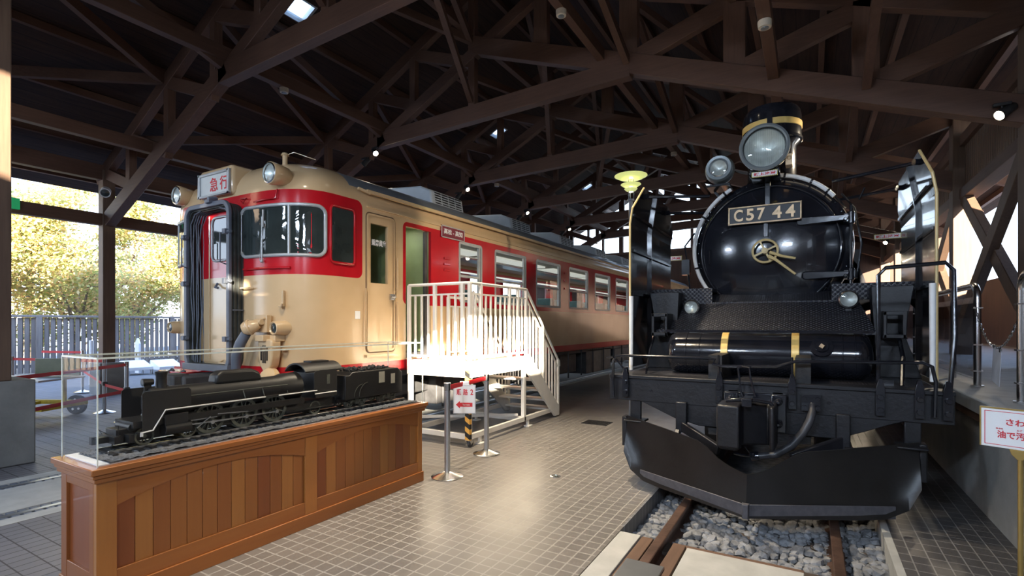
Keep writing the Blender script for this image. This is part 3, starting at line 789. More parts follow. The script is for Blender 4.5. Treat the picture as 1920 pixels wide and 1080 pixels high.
# front centre door
b = MB(); b.add([surf(a, z, .012) for a in (-.42, -.2, 0, .2, .42) for z in (1.12, 1.5, 2.0, 2.5, 2.98)], [(i*5+j, (i+1)*5+j, (i+1)*5+j+1, i*5+j+1) for i in range(4) for j in range(4)])
d = b.build('gangway_door', m_liv, car)
b = MB(); dp = onpatch(b, -.12, .20, 2.40, 2.90, .018, .06); b.build('pane', m_dglass, d, smooth=60)
b = MB(); b.tube([surf(p[0], p[1], .022) for p in rrect(-.14, .22, 2.38, 2.92, .08)], .014, 8, closed=True); b.build('pane_frame', m_gasket, d)
b = MB(); b.tube([surf(-.02, 2.10, .02), surf(-.0, 2.05, .06), surf(.06, 2.04, .06)], .014, 8); b.build('handle', m_greyp, d)
b = MB(); b.tube([surf(-.2, z, .02) for z in (1.15, 2.0, 2.95)], .008, 6); b.build('door_seam', m_cream, d)
# gangway frame and rubber bellows
def gang(xh, z0, z1, r, y, w, dpt, b):
    po = rrect(DC-xh, DC+xh, z0, z1, r, 6); pi = rrect(DC-xh+w, DC+xh-w, z0+w, z1-w, max(.02, r-w), 6); n = len(po)
    vs = [(p[0], y, p[1]) for p in po]+[(p[0], y, p[1]) for p in pi]+[(p[0], y+dpt, p[1]) for p in po]+[(p[0], y+dpt, p[1]) for p in pi]
    fs = []
    for i in range(n):
        j = (i+1) % n
        fs += [(i, j, n+j, n+i), (2*n+i, 3*n+i, 3*n+j, 2*n+j), (i, 2*n+i, 2*n+j, j), (n+i, n+j, 3*n+j, 3*n+i)]
    b.add(vs, fs)
b = MB(); gang(.49, 1.03, 3.07, .16, 3.42, .055, .04, b); b.bx(DC-.49, DC+.49, 3.40, 3.46, 1.03, 1.11); b.build('gangway_frame', m_greyp, car, bevel=.006)
b = MB()
for k in range(6):
    gang(.475+.012*(k % 2), 1.05, 3.05-.01*(k % 2), .15, 3.46+.025*k, .05, .018, b)
b.build('bellows', m_rubber, car)
b = MB()
rnd = random.Random(5)
for s in (-1, 1):
    for k in range(6):
        x = DC+s*(.415-.012*k); y = 3.475+.022*k
        b.tube([(x+rnd.uniform(-.012, .012), y+rnd.uniform(-.012, .012), z) for z in (1.1, 1.4, 1.7, 2.0, 2.3, 2.6, 2.85)]+[(x-s*.08, y, 2.97), (x-s*.22, y, 3.0)], .008, 6)
b.build('bellows_cords', m_greyp, car)
b = MB()
for s in (-1, 1):
    for z in (1.42, 2.10, 2.68):
        b.cyl((DC+s*.40, 3.42, z), (DC+s*.53, 3.42, z), .022, seg=10); b.bx(DC+s*.45-.03, DC+s*.45+.03, 3.38, 3.43, z-.03, z+.03)
    b.tube([(DC+s*.42, 3.43, 2.30), (DC+s*.42, 3.36, 2.32), (DC+s*.42, 3.36, 2.66), (DC+s*.42, 3.43, 2.68)], .008, 8)
    b.tube([(DC+s*.50, 3.46, 1.76), (DC+s*.51, 3.52, 1.76), (DC+s*.50, 3.6, 1.76)], .008, 6)
b.cyl((DC+.1, 3.40, 3.09), (DC+.1, 3.5, 3.12), .03, seg=10); b.bx(DC+.05, DC+.15, 3.38, 3.5, 3.05, 3.09)
b.build('frame_fitting', m_greyp, car, bevel=.003)
# destination box with sign glass
b = MB(); b.bx(DC-.40, DC+.31, 3.56, 4.2, 3.17, 3.54)
o = b.build('sign_housing', m_liv, car, bevel=.05, bseg=3)
m_blind = plain('sign blind white', (0.62, 0.64, 0.62), .4, 0, .05)
b = MB(); b.bx(DC-.35, DC+.26, 3.552, 3.565, 3.20, 3.46); g_ = b.build('sign_blind', m_blind, o)
b = MB()
for x0, x1, z0, z1 in ((DC-.38, DC+.29, 3.45, 3.48), (DC-.38, DC+.29, 3.18, 3.21), (DC-.38, DC-.34, 3.18, 3.48), (DC+.25, DC+.29, 3.18, 3.48)): b.bx(x0, x1, 3.53, 3.565, z0, z1)
b.build('sign_frame', m_gasket, o, bevel=.006)
text('sign_lettering', '急', m_signred, o, (DC-.05, 3.550, 3.33), (R(90), 0, 0), w=.17, h=.17, bold=.01)
text('sign_lettering', '行', m_signred, o, (DC+.165, 3.550, 3.33), (R(90), 0, 0), w=.17, h=.17, bold=.01)
# headlamps on the roof front
def lamp(parent, c, r, depth, shellmat, name='headlamp', axis=(0, -1, 0)):
    c = Vector(c); ax = Vector(axis).normalized()
    b = MB(); b.lathe(c, ax, [(r*.55, -depth), (r*.95, -depth*.75), (r*1.12, -depth*.2), (r*1.14, 0), (r*1.1, .012), (r*.98, .014)], 32, True, False)
    o = b.build(name, shellmat, parent)
    b = MB(); b.lathe(c, ax, [(r*1.0, .0), (r*1.06, .016), (r*.93, .024), (r*.91, .006)], 32, False, False); b.build('rim', m_chrome, o)
    b = MB(); b.lathe(c, ax, [(r*.95, -.005), (r*.7, -r*.22), (r*.35, -r*.4), (.001, -r*.46)], 32, False, False); b.build('reflector', m_refl, o)
    b = MB(); b.lathe(c, ax, [(r*.94, .004), (r*.6, r*.12), (.001, r*.18)], 32, False, False); b.build('lens', m_lens, o)
    return o
p = surf(1.0, 3.33, .10); lamp(car, (-5.24, 3.54, 3.30), .112, .26, m_liv)
p = surf(-.98, 3.30, .10); lamp(car, (-7.22, 3.54, 3.30), .112, .26, m_liv)
# whistle / aerial on the roof
b = MB(); b.cyl((-5.55, 3.95, 3.5), (-5.55, 3.95, 3.66), .03, seg=12); b.cyl((-5.55, 3.95, 3.66), (-5.55, 3.95, 3.69), .05, .035, seg=12); b.tube([(-5.55, 3.95, 3.66), (-5.45, 4.0, 3.70), (-5.3, 4.2, 3.64)], .005, 6)
b.build('aerial', m_cream, car)
# tail lamps
for a, nm in ((1.13, 'tail_lamp'), (-1.2, 'tail_lamp')):
    p = surf(a, 1.55, 0); b = MB()
    b.lathe((p.x, p.y-.10, 1.55), (0, -1, 0), [(.088, -.16), (.085, -.02), (.075, .03), (.066, .035), (.056, .02)], 24, True, False)
    o = b.build(nm, m_cream, car)
    MB().lathe((p.x, p.y-.10, 1.55), (0, -1, 0), [(.057, .018), (.036, .028), (.001, .03)], 20, True, False).build('lens', m_dglass, o)
# horn grille, jumper coupler, brackets on the lower front
def shield(b, cx_, y, cz_, w, h, t):
    po = [(-.5, .42), (-.4, .5), (.4, .5), (.5, .42), (.5, 0), (.38, -.3), (.12, -.5), (-.12, -.5), (-.38, -.3), (-.5, 0)]
    b.prism([(cx_+p[0]*w, cz_+p[1]*h) for p in po], 'y', y-t, y)
p = surf(.74, 1.25, 0)
b = MB(); shield(b, DC+1.02, 3.64, 1.24, .26, .38, .12); o = b.build('horn_cover', m_cream, car, bevel=.03, bseg=3)
b = MB()
for k in range(4): b.bx(DC+.955+.035*k, DC+.965+.035*k+.008, 3.512, 3.525, 1.14+.03*abs(k-1.5), 1.36-.012*abs(k-1.5))
b.build('grille_slots', m_dark, o)
b = MB(); b.bx(DC+.90, DC+1.05, 3.48, 3.66, 1.40, 1.47); b.bx(DC+1.05, DC+1.15, 3.56, 3.69, 1.40, 1.47); b.bx(DC+.78, DC+1.0, 3.56, 3.62, 1.50, 1.70); b.cyl((DC+.84, 3.53, 1.62), (DC+.96, 3.53, 1.62), .035, seg=12); b.cyl((DC+.97, 3.53, 1.66), (DC+.97, 3.6, 1.66), .012, seg=8)
b.bx(DC+1.13, DC+1.2, 3.64, 3.70, 1.29, 1.32)
b.build('jumper_bracket', m_cream, car, bevel=.008)
b = MB(); b.lathe((DC+.84, 3.46, 1.56), (-.55, -.45, -.25), [(.04, -.11), (.065, -.06), (.083, 0), (.083, .04), (.065, .075), (.025, .09)], 24); b.lathe((DC+.84, 3.46, 1.56), (-.55, -.45, -.25), [(.085, -.01), (.092, .0), (.092, .012), (.085, .02)], 24)
b.build('jumper_plug', m_cream, car)
b = MB(); b.tube([(DC+.80, 3.44, 1.49), (DC+.74, 3.41, 1.38), (DC+.66, 3.41, 1.24), (DC+.60, 3.44, 1.08), (DC+.62, 3.50, .98)], [.055, .058, .056, .05, .04], 14)
b.build('jumper_cable', m_greyp, car)
b = MB(); b.tube([surf(.48, 2.02, .02), surf(.52, 2.02, .06), surf(.66, 2.02, .06), surf(.70, 2.02, .02)], .009, 8); b.bar(surf(1.14, 1.98, .03), surf(1.14, 1.80, .03), .02, .03); b.tube([surf(1.09, 1.80, .02), surf(1.13, 1.79, .06), surf(1.15, 1.83, .07)], .012, 8)
b.tube([surf(.1, 1.15, .02), surf(.1, 1.12, .07), surf(.3, 1.12, .07), surf(.3, 1.15, .02)], .01, 8)
b.build('grab_handle', m_cream, car)
b = MB(); b.lathe((DC+1.12, 3.50, 1.0), (.2, -.7, .35), [(.10, -.10), (.12, -.02), (.10, .03), (.04, .05)], 20); b.cyl((DC+1.2, 3.52, .98), (DC+1.2, 3.7, .98), .05, seg=16)
b.build('brake_coupling', m_cream, car)
b = MB(); b.cyl((DC+1.2, 3.50, .98), (DC+1.2, 3.52, .98), .045, seg=16); b.tube([(DC+.3, 3.5, .95), (DC+.32, 3.35, .8), (DC+.3, 3.34, .55), (DC+.2, 3.4, .4)], .03, 10); b.tube([(DC-.9, 3.5, 1.0), (DC-1.0, 3.36, .85), (DC-.98, 3.34, .55), (DC-.85, 3.4, .42)], .03, 10); b.tube([(DC-.62, 3.5, 1.0), (DC-.7, 3.36, .85), (DC-.7, 3.34, .6), (DC-.6, 3.4, .5)], .022, 10)
b.build('brake_hose', m_hose, car)
b = MB(); b.bx(DC-1.2, DC-.5, 3.45, 3.9, .82, .98); b.bx(DC+.5, DC+1.2, 3.55, 3.9, .82, .98); b.build('buffer_beam', m_red, car, bevel=.01)
b = MB(); b.bx(DC-.14, DC+.14, 3.1, 3.9, .74, 1.0); b.bx(DC-.18, DC+.10, 3.0, 3.2, .70, 1.02); b.build('coupler', m_under, car, bevel=.03)
# crew door
b = MB(); po = rrect(4.64, 5.14, 1.24, 3.02, .05); pi = rrect(4.665, 5.115, 1.265, 2.995, .03); n = len(po); x = DXR+.014
b.add([(x, *p) for p in po]+[(x, *p) for p in pi]+[(DXR-.01, *p) for p in po], [(i, (i+1) % n, n+(i+1) % n, n+i) for i in range(n)]+[(i, 2*n+i, 2*n+(i+1) % n, (i+1) % n) for i in range(n)])
b.tube([(DXR+.03, 4.60, z) for z in (1.35, 2.05)], .011, 8); b.tube([(DXR+.03, 5.175, z) for z in (1.35, 1.90)], .012, 8); b.tube([(DXR+.03, 5.175, z) for z in (2.05, 2.5)], .012, 8)
b.bx(DXR, DXR+.03, 4.62, 5.14, 1.17, 1.20)
o = b.build('crew_door', m_liv, car, smooth=40)
m_seam = plain('door seam shade brown', (0.16, 0.095, 0.05), .6)
b = MB(); b.tube([(DXR+.002, *p) for p in rrect(4.628, 5.152, 1.228, 3.032, .06)], .006, 6, closed=True); b.build('door_gap', m_seam, o)
b = MB(); b.bx(DXR+.0, DXR+.03, 5.04, 5.13, 1.92, 2.0); b.cyl((DXR+.03, 5.08, 1.96), (DXR+.06, 5.08, 1.96), .02, seg=12); b.bar((DXR+.055, 5.03, 1.96), (DXR+.055, 5.12, 1.96), .012, .02); b.build('door_handle', m_chrome, o, bevel=.003)
b = MB(); b.add([(DXR-.02, 4.71, 2.13), (DXR-.02, 5.02, 2.13), (DXR-.02, 5.02, 2.9), (DXR-.02, 4.71, 2.9)], [(0, 1, 2, 3)]); b.build('pane', m_glass, o, smooth=0, recalc=False)
text('lettering', '乗務員室', m_signw, o, (DXR-.01, 4.865, 2.66), (R(90), 0, R(90)), w=.26, h=.085, ext=.002, bold=.02)
b = MB(); b.bx(DXR, DXR+.004, 4.45, 4.53, 1.66, 1.76); b.build('notice_sticker', m_signw, car)
# route board
b = MB(); b.bx(DXR+.004, DXR+.02, 6.14, 6.74, 2.93, 3.12); o = b.build('route_board', m_red, car)
m_mar = plain('maroon board', (0.20, 0.01, 0.03), .4)
b = MB()
for a in ((6.14, 6.74, 3.105, 3.12), (6.14, 6.74, 2.93, 2.945), (6.14, 6.155, 2.93, 3.12), (6.725, 6.74, 2.93, 3.12)): b.bx(DXR+.02, DXR+.026, *a)
b.build('board_edge', m_gasket, o)
MB().bx(DXR+.02, DXR+.022, 6.155, 6.725, 2.945, 3.105).build('board_face', m_mar, o)
text('lettering', '高松 - 高知', m_signw, o, (DXR+.024, 6.44, 3.035), (R(90), 0, R(90)), w=.48, h=.085, bold=.015)
b = MB()
for k in range(3): b.bx(DXR, DXR+.02, 6.22, 6.36, 2.60-.09*k, 2.63-.09*k); b.bx(DXR, DXR+.02, 10.68, 10.78, 2.75-.18*k, 2.79-.18*k)
b.build('door_light', m_red, car, bevel=.004)
# air conditioners on the roof
for k, y0 in enumerate((6.5, 9.05, 11.45, 13.9, 16.3, 18.8, 21.3)):
    b = MB(); b.prism([(-7.35, 3.55), (-7.3, 3.80), (-7.05, 3.90), (-6.33, 3.96), (-5.6, 3.90), (-5.38, 3.80), (-5.33, 3.50)], 'y', y0, y0+.9)
    o = b.build('air_conditioner', m_acgrey, car, bevel=.03)
    b = MB()
    for c_ in range(4):
        for r_ in range(6): b.add([(-5.325-.012*r_*0, y0+.10+.19*c_, 3.56+.042*r_), (-5.325, y0+.26+.19*c_, 3.56+.042*r_), (-5.335, y0+.26+.19*c_, 3.585+.042*r_), (-5.335, y0+.10+.19*c_, 3.585+.042*r_)], [(0, 1, 2, 3)])
    b2 = MB()
    for v in b.v: b2.v.append((v[0]+.0-(v[2]-3.5)*.14, v[1], v[2]))
    b2.f = b.f; b2.m = b.m
    b2.build('louvre', m_dark, o, smooth=0)
# underframe
b = MB()
for y0, y1, z0, xr in ((6.2, 7.1, .35, -5.0), (7.4, 8.6, .45, -5.15), (9.3, 10.6, .32, -4.98), (10.9, 11.9, .4, -5.1), (12.3, 14.2, .3, -5.0), (14.8, 16.2, .42, -5.1), (17, 18.4, .35, -5.0)):
    b.bx(DC-1.3, xr, y0, y1, z0, .92)
b.bx(DC-1.3, DXR-.12, 4.1, DEND, .86, .98); b.cyl((-5.3, 8.6, .6), (-5.3, 9.3, .6), .2, seg=20)
for k in range(14): b.bx(-4.99, -4.95, 6.3+.8*k, 6.33+.8*k, .3, .95)
b.build('underframe', m_under, car, bevel=.02)
for yb in (5.4, 21.5):
    o = MB().bx(DXR-.38, DXR-.30, yb-1.0, yb+1.0, .55, .72)
    o.bx(DC-1.15, DC-1.07, yb-1.0, yb+1.0, .55, .72); o.bx(DC-1.1, DXR-.3, yb-.2, yb+.2, .6, .85)
    o = o.build('bogie_frame', m_under, car, bevel=.02)
    for dy in (-.9, .9):
        b = MB()
        for x in (-6.80, -5.77): b.cyl((x-.06, yb+dy, .43), (x+.06, yb+dy, .43), .43, seg=36)
        b.cyl((-6.9, yb+dy, .43), (-5.3, yb+dy, .43), .07, seg=12); b.build('wheelset', m_under, o)

# ------------------------------------------------------------------ black steam engine
LC = -0.41
eng = thing('steam_locomotive', 'large black steam engine with a brass bordered number plate on its round front', 'steam engine', (LC, 5.05, 0))
SZ = 2.53; SY = 7.0
# boiler and smokebox
b = MB(); b.lathe((LC-.02, SY+.10, SZ), (0, 1, 0), [(.80, -.06), (.875, -.03), (.885, .0), (.885, .10), (.865, .12), (.865, 2.2), (.80, 2.25), (.80, 6.6), (.86, 6.7), (.86, 8.2)], 56)
b.build('smokebox', m_black, eng, smooth=40)
b = MB()
for i in range(30):
    t = 2*PI*i/30; b.sphere((LC-.02+.872*math.cos(t), SY+.16, SZ+.872*math.sin(t)), .016, 6)
for i in range(40):
    t = 2*PI*i/40; b.sphere((LC-.02+.845*math.cos(t), SY+.06, SZ+.845*math.sin(t)), .012, 6)
b.build('rivets', m_black, eng)
b = MB(); b.lathe((LC-.04, SY+.02, SZ-.01), (0, -1, 0), [(.80, -.03), (.80, .015), (.775, .045), (.73, .06), (.60, .105), (.42, .145), (.2, .17), (.001, .178)], 64)
door = b.build('smokebox_door', m_black, eng, smooth=40)
b = MB(); b.tube(arc((LC-.04, SY-.045, SZ-.01), .768, 0, 360, 64)[:-1], .012, 8, closed=True); b.build('door_rim', m_black, door)
# hinges
b = MB()
for z, xl in ((SZ+.275, .28), (SZ-.365, .34)):
    b.prism([(LC+xl, z-.035), (LC+xl+.03, z-.05), (LC+.78, z-.03), (LC+.80, z+.03), (LC+xl+.03, z+.045), (LC+xl, z+.03)], 'y', SY-.15, SY-.06)
    b.cyl((LC+.815, SY-.10, z-.07), (LC+.815, SY-.10, z+.07), .035, seg=14); b.bx(LC+.74, LC+.86, SY-.12, SY+.06, z-.05, z+.05)
    b.cyl((LC+.76, SY-.17, z-.02), (LC+.76, SY-.10, z-.02), .022, seg=8)
b.cyl((LC+.815, SY-.10, SZ-.50), (LC+.815, SY-.10, SZ+.42), .018, seg=10)
b.build('hinge', m_black, door, bevel=.008)
# hand wheel and lever
o = MB(); wc = Vector((LC-.05, SY-.24, SZ-.06))
o.tube([wc+Vector((.135*math.cos(2*PI*i/32), 0, .135*math.sin(2*PI*i/32))) for i in range(32)], .014, 8, closed=True)
for k in range(4):
    t = R(25+90*k); o.bar(wc, wc+Vector((.13*math.cos(t), 0, .13*math.sin(t))), .02, .022, (0, 1, 0))
o.cyl(wc+Vector((0, -.05, 0)), wc+Vector((0, .12, 0)), .035, seg=14); o.cyl(wc+Vector((0, -.07, 0)), wc+Vector((0, -.03, 0)), .022, seg=6)
o.build('hand_wheel', m_ywheel, door, bevel=0)
o = MB(); o.tube([wc+Vector((.05, -.02, -.02)), wc+Vector((.18, -.03, -.075)), wc+Vector((.32, -.03, -.11))], [.02, .016, .014], 8)
o.tube([wc+Vector((.04, -.06, -.07)), wc+Vector((.12, -.08, -.12)), wc+Vector((.32, -.09, -.30))], [.024, .017, .014], 8)
o.build('locking_lever', m_ywheel, door)
# number plate
px0, px1, pz0, pz1 = -.87, -.08, 2.82, 3.035
o = MB().bx(px0, px1, SY-.20, SY-.16, pz0, pz1).build('number_plate', m_black2, door, bevel=.004)
b = MB()
for a in ((px0, px1, pz1-.016, pz1), (px0, px1, pz0, pz0+.016), (px0, px0+.016, pz0, pz1), (px1-.016, px1, pz0, pz1)): b.bx(a[0], a[1], SY-.212, SY-.19, a[2], a[3])
m_plateb = plain('worn brass', (0.62, 0.44, 0.26), .4, .3, .2, 20)
b.build('plate_border', m_plateb, o, bevel=.003)
zc_ = (pz0+pz1)/2
for ch, x, w in (('C', px0+.115, .10), ('5', px0+.245, .085), ('7', px0+.365, .085), ('4', px0+.535, .10), ('4', px0+.675, .10)):
    text('plate_character', ch, m_plateb, o, (x, SY-.205, zc_), (R(90), 0, 0), w=w, h=.145, ext=.012, bold=.025)
b = MB(); b.bx(LC-.075, LC-.02, SY-.16, SY-.10, SZ+.12, SZ+.30); b.bx(LC-.06, LC+.0, SY-.14, SY-.02, SZ+.42, SZ+.84); b.build('plate_bracket', m_black, door, bevel=.006)
b = MB(); b.tube([(LC-.70, SY-.08, SZ+.02), (LC-.70, SY-.12, SZ-.0), (LC-.70, SY-.12, SZ-.16), (LC-.70, SY-.08, SZ-.2)], .008, 6); b.build('grab_handle', m_black, door)
# white hand rail around the door
b = MB(); cc = (LC-.03, SY-.02, SZ+.02)
b.tube(arc(cc, .87, 119, 229, 40), .025, 10); b.tube(arc(cc, .87, 38, 83, 20), .025, 10)
b.build('hand_rail', m_white, eng)
b = MB()
for a in (125, 150, 195, 222, 44, 58, 78):
    t = R(a); p = Vector((cc[0]+.87*math.cos(t), cc[1], cc[2]+.87*math.sin(t))); b.cyl(p, p+Vector((-.04*math.cos(t), .12, -.04*math.sin(t))), .012, seg=8); b.sphere(p, .029, 10)
b.build('hand_rail_bracket', m_black, eng)
b = MB(); b.tube(arc((LC-.02, SY+.3, SZ), .93, 30, 80, 16), .012, 6); b.tube([(LC+.74, SY+.2, SZ+.62), (LC+.86, SY+.1, SZ+.42), (LC+.93, SY+.1, SZ), (LC+.88, SY+.1, SZ-.4)], .012, 6)
b.tube([(LC-.92, SY+.1, SZ+.28), (LC-1.02, SY-.02, SZ+.1), (LC-.98, SY, SZ-.3), (LC-.92, SY-.1, SZ-.7)], .012, 6); b.bx(LC-1.06, LC-.96, SY-.04, SY+.05, SZ-.28, SZ-.08)
b.tube([(LC+.9, SY+.05, SZ+.5), (LC+.95, SY, SZ+.62)], .01, 6); b.build('lamp_conduit', m_black, eng)
# chimney
CX, CY = LC-.02, 7.45
b = MB(); b.lathe((CX, CY, 3.28), (0, 0, 1), [(.40, 0), (.33, .10), (.285, .2), (.285, .60), (.335, .66), (.345, .70), (.345, .98), (.33, 1.06), (.30, 1.10), (.285, 1.10), (.28, .9)], 40)
ch = b.build('chimney', m_black, eng, smooth=40)
b = MB(); b.lathe((CX, CY, 4.10), (0, 0, 1), [(.345, 0), (.352, .005), (.352, .075), (.345, .08)], 40, False, False); b.build('brass_band', m_brass, ch)
b = MB(); b.lathe((CX, CY, 3.94), (0, 0, 1), [(.345, 0), (.36, .01), (.36, .04), (.345, .05)], 40, False, False); b.bx(CX-.03, CX+.03, CY-.37, CY-.33, 4.05, 4.25); b.bx(CX-.02, CX+.02, CY-.36, CY-.33, 3.6, 4.05); b.build('chimney_hoop', m_black, ch)
b = MB(); b.cyl((CX+.0, CY-.05, 4.36), (CX+.0, CY-.05, 4.42), .055, seg=16); b.cyl((CX+.0, CY-.05, 4.42), (CX, CY-.05, 4.45), .062, seg=16); b.bx(CX-.02, CX+.02, CY-.3, CY+.3, 4.35, 4.375); b.build('chimney_lid_knob', m_plateb, ch)
# headlamps
o = MB(); o.bx(-.62, -.30, 6.62, 7.1, 3.36, 3.42); o.bx(-.58, -.34, 6.8, 7.2, 3.42, 3.5); o.build('lamp_shelf', m_black, eng, bevel=.01)
m_lampg = plain('grey lamp rim', (0.23, 0.26, 0.27), .35, .3, .1)
o = lamp(eng, (-.455, 6.60, 3.65), .232, .34, m_black, axis=(0, -1, -.04))
b = MB(); b.lathe((-.455, 6.575, 3.65), (0, -1, -.04), [(.235, 0), (.268, .01), (.268, .04), (.245, .055), (.228, .045)], 40, False, False); b.build('rim', m_lampg, o)
b = MB()
for k in range(-11, 12):
    x = k*.019; h = math.sqrt(max(0, .215**2-x*x)); b.tube([(-.455+x, 6.555-.03*math.cos(x*6), 3.65-h), (-.455+x, 6.535-.03*math.cos(x*6), 3.65), (-.455+x, 6.555-.03*math.cos(x*6), 3.65+h)], .0022, 4)
b.build('lens_ribs', m_lens, o)
b = MB(); b.bx(-.24, -.17, 6.6, 6.75, 3.42, 3.55); b.sphere((-.2, 6.62, 3.5), .035, 10); b.build('lamp_bracket', m_plateb, o, bevel=.005)
o = lamp(eng, (-.99, 6.85, 3.565), .105, .30, m_lampg)
b = MB(); b.lathe((-.99, 6.83, 3.565), (0, -1, 0), [(.11, .0), (.165, -.03), (.178, -.12), (.15, -.25), (.08, -.32)], 32, False, True); b.lathe((-.99, 6.83, 3.565), (0, -1, 0), [(.165, -.03), (.15, .015), (.12, .012), (.108, -.01)], 32, False, False); b.build('lamp_shell', m_lampg, o)
b = MB(); b.bx(-1.14, -.86, 6.85, 7.2, 3.34, 3.37); b.bar((-1.08, 7.1, 3.34), (-.95, 7.1, 3.18), .05, .03); b.bar((-.9, 7.1, 3.34), (-.88, 7.1, 3.25), .05, .03); b.cyl((-.99, 6.95, 3.37), (-.99, 6.95, 3.42), .03, seg=10)
b.build('lamp_shelf', m_black, eng, bevel=.005)
# smoke deflectors
def deflector(x, s):
    po = [(5.72, 1.10), (5.72, 2.93), (6.02, 3.22), (7.25, 3.22), (7.66, 2.95), (7.66, 2.0), (7.40, 1.9), (6.7, 1.75), (6.5, 1.1)]
    b = MB(); vs = []; t = .012
    def lean(z): return -s*max(0, z-2.75)*.16
    n = len(po)
    # strip mesh: split at z 2.75 handled by leaning the vertices (the plate bends inwards at the top)
    po = [(5.72, 1.10), (5.72, 2.0), (5.72, 2.75), (5.72, 2.93), (6.02, 3.22), (7.25, 3.22), (7.66, 2.95), (7.66, 2.75), (7.66, 2.0), (7.40, 1.9), (6.7, 1.75), (6.5, 1.1)]
    n = len(po)
    for dx in (-t/2, t/2): vs += [(x+dx+lean(p[1]), p[0], p[1]) for p in po]
    def q(*i): return [tuple(i), tuple(n+k for k in reversed(i))]
    fs = q(0, 1, 9, 10, 11)+q(1, 2, 7, 8, 9)+q(2, 3, 4, 5, 6, 7)+[(i, (i+1) % n, n+(i+1) % n, n+i) for i in range(n)]
    b.add(vs, fs)
    o = b.build('smoke_deflector', m_black, eng, smooth=0)
    b = MB()
    b.bar((x-s*.02, 6.52, 1.2), (x-s*.02, 6.52, 2.75), .03, .03, (0, 1, 0)); b.bar((x-s*.02, 6.52, 2.75), (x-s*.02+lean(3.2), 6.52, 3.2), .03, .03, (0, 1, 0))
    for z in (1.95, 2.45, 2.85): b.bar((x-s*.02+lean(z), 5.75, z), (x-s*.02+lean(z), 7.6, z), .02, .03)
    b.build('stiffener', m_black, o)
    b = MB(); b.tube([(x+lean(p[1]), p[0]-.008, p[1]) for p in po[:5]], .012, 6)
    b.build('yellow_lit_edge', m_ywheel, o)  # white edge; the yellow light on it is put into the colour
    b = MB()
    for yy in (6.05, 7.1): b.tube([(x-s*.03+lean(3.1), yy, 3.12), (LC+s*.62, yy+.35, 3.12)], .018, 8)
    for yy in (6.05, 7.1): b.cyl((x-s*.06+lean(3.1), yy-.03, 3.12), (x+lean(3.1), yy, 3.12), .03, seg=8)
    b.build('deflector_stay', m_black, o)
deflector(LC-1.37, -1); deflector(LC+1.37, 1)
# running boards with tread plate
b = MB()
for s in (-1, 1):
    x0, x1 = sorted((LC+s*.62, LC+s*1.40))
    b.bx(x0, x1, 6.62, 14.0, 2.00, 2.04); b.bx(x0, x1, 6.60, 6.63, 1.86, 2.04)
    b.bx(*sorted((LC+s*1.37, LC+s*1.40)), 6.62, 14.0, 1.86, 2.04)
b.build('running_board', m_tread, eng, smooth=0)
# sloping tread plate under the smokebox and front deck
b = MB(); b.add([(LC-1.16, 6.12, 1.52), (LC+.98, 6.12, 1.52), (LC+.86, 6.62, 1.86), (LC-1.0, 6.62, 1.86)], [(0, 1, 2, 3)]); b.bx(LC-1.17, LC+.99, 6.10, 6.13, 1.49, 1.53)
b.bx(LC-1.36, LC+1.34, 5.08, 6.7, 1.03, 1.06); b.bx(LC-1.0, LC+.86, 6.6, 6.64, 1.0, 1.86); b.add([(LC-.86, 6.62, 1.86), (LC+.80, 6.62, 1.86), (LC+.70, 6.98, 1.98), (LC-.74, 6.98, 1.98)], [(0, 1, 2, 3)])
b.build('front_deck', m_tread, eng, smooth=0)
b = MB()
for s in (-1, 1):
    b.prism([(LC+s*1.0, 1.06), (LC+s*1.36, 1.06), (LC+s*1.22, 1.5), (LC+s*1.30, 1.98), (LC+s*.95, 1.98)], 'y', 6.30, 6.55)
    b.bx(*sorted((LC+s*1.02, LC+s*1.20)), 6.0, 6.3, 1.46, 1.50); b.bx(*sorted((LC+s*1.02, LC+s*1.05)), 6.0, 6.3, 1.46, 1.72); b.bx(*sorted((LC+s*1.17, LC+s*1.20)), 6.0, 6.3, 1.46, 1.72); b.bx(*sorted((LC+s*1.02, LC+s*1.20)), 6.0, 6.03, 1.68, 1.72)
b.build('step_frame', m_black2, eng, bevel=.006)
# dark cylinders, boiler bottom, wheels
b = MB()
for s in (-1, 1):
    b.cyl((LC+s*1.05, 6.9, .85), (LC+s*1.05, 8.0, .85), .36, seg=28); b.cyl((LC+s*1.05, 6.86, .85), (LC+s*1.05, 6.9, .85), .25, seg=24); b.cyl((LC+s*1.0, 6.9, 1.42), (LC+s*1.0, 8.0, 1.42), .2, seg=20)
b.build('cylinder', m_black2, eng)
for yw, r in ((6.4, .47), (8.55, .47), (10.2, .875), (12.1, .875)):
    b = MB()
    for s in (-1, 1): b.cyl((LC+s*.535-.06, yw, r), (LC+s*.535+.06, yw, r), r, seg=36)
    b.cyl((LC-.7, yw, r), (LC+.7, yw, r), .09, seg=12); b.build('wheelset', m_blackm, eng)
b = MB(); b.bx(LC-.42, LC-.30, 5.1, 15, .55, 1.3); b.bx(LC+.30, LC+.42, 5.1, 15, .55, 1.3); b.bx(LC-.5, LC+.5, 7.1, 8.0, .6, 1.75); b.bx(LC-.8, LC+.8, 8.5, 14.0, 1.2, 1.7)
b.build('main_frame', m_blackm, eng)
b = MB(); b.bx(LC-1.4, LC+1.4, 14.0, 16.0, 1.3, 3.3); b.lathe((LC, 14.0, 2.2), (0, 1, 0), [(1.55, 0), (1.55, 2.0)], 40); b.build('cab', m_black2, eng)
b = MB(); b.lathe((LC-.02, 9.2, 3.2), (0, 0, 1), [(.38, 0), (.36, .35), (.25, .48), (.02, .52)], 28); b.lathe((LC-.02, 10.8, 3.2), (0, 0, 1), [(.38, 0), (.36, .35), (.25, .48), (.02, .52)], 28); b.build('dome', m_black2, eng)
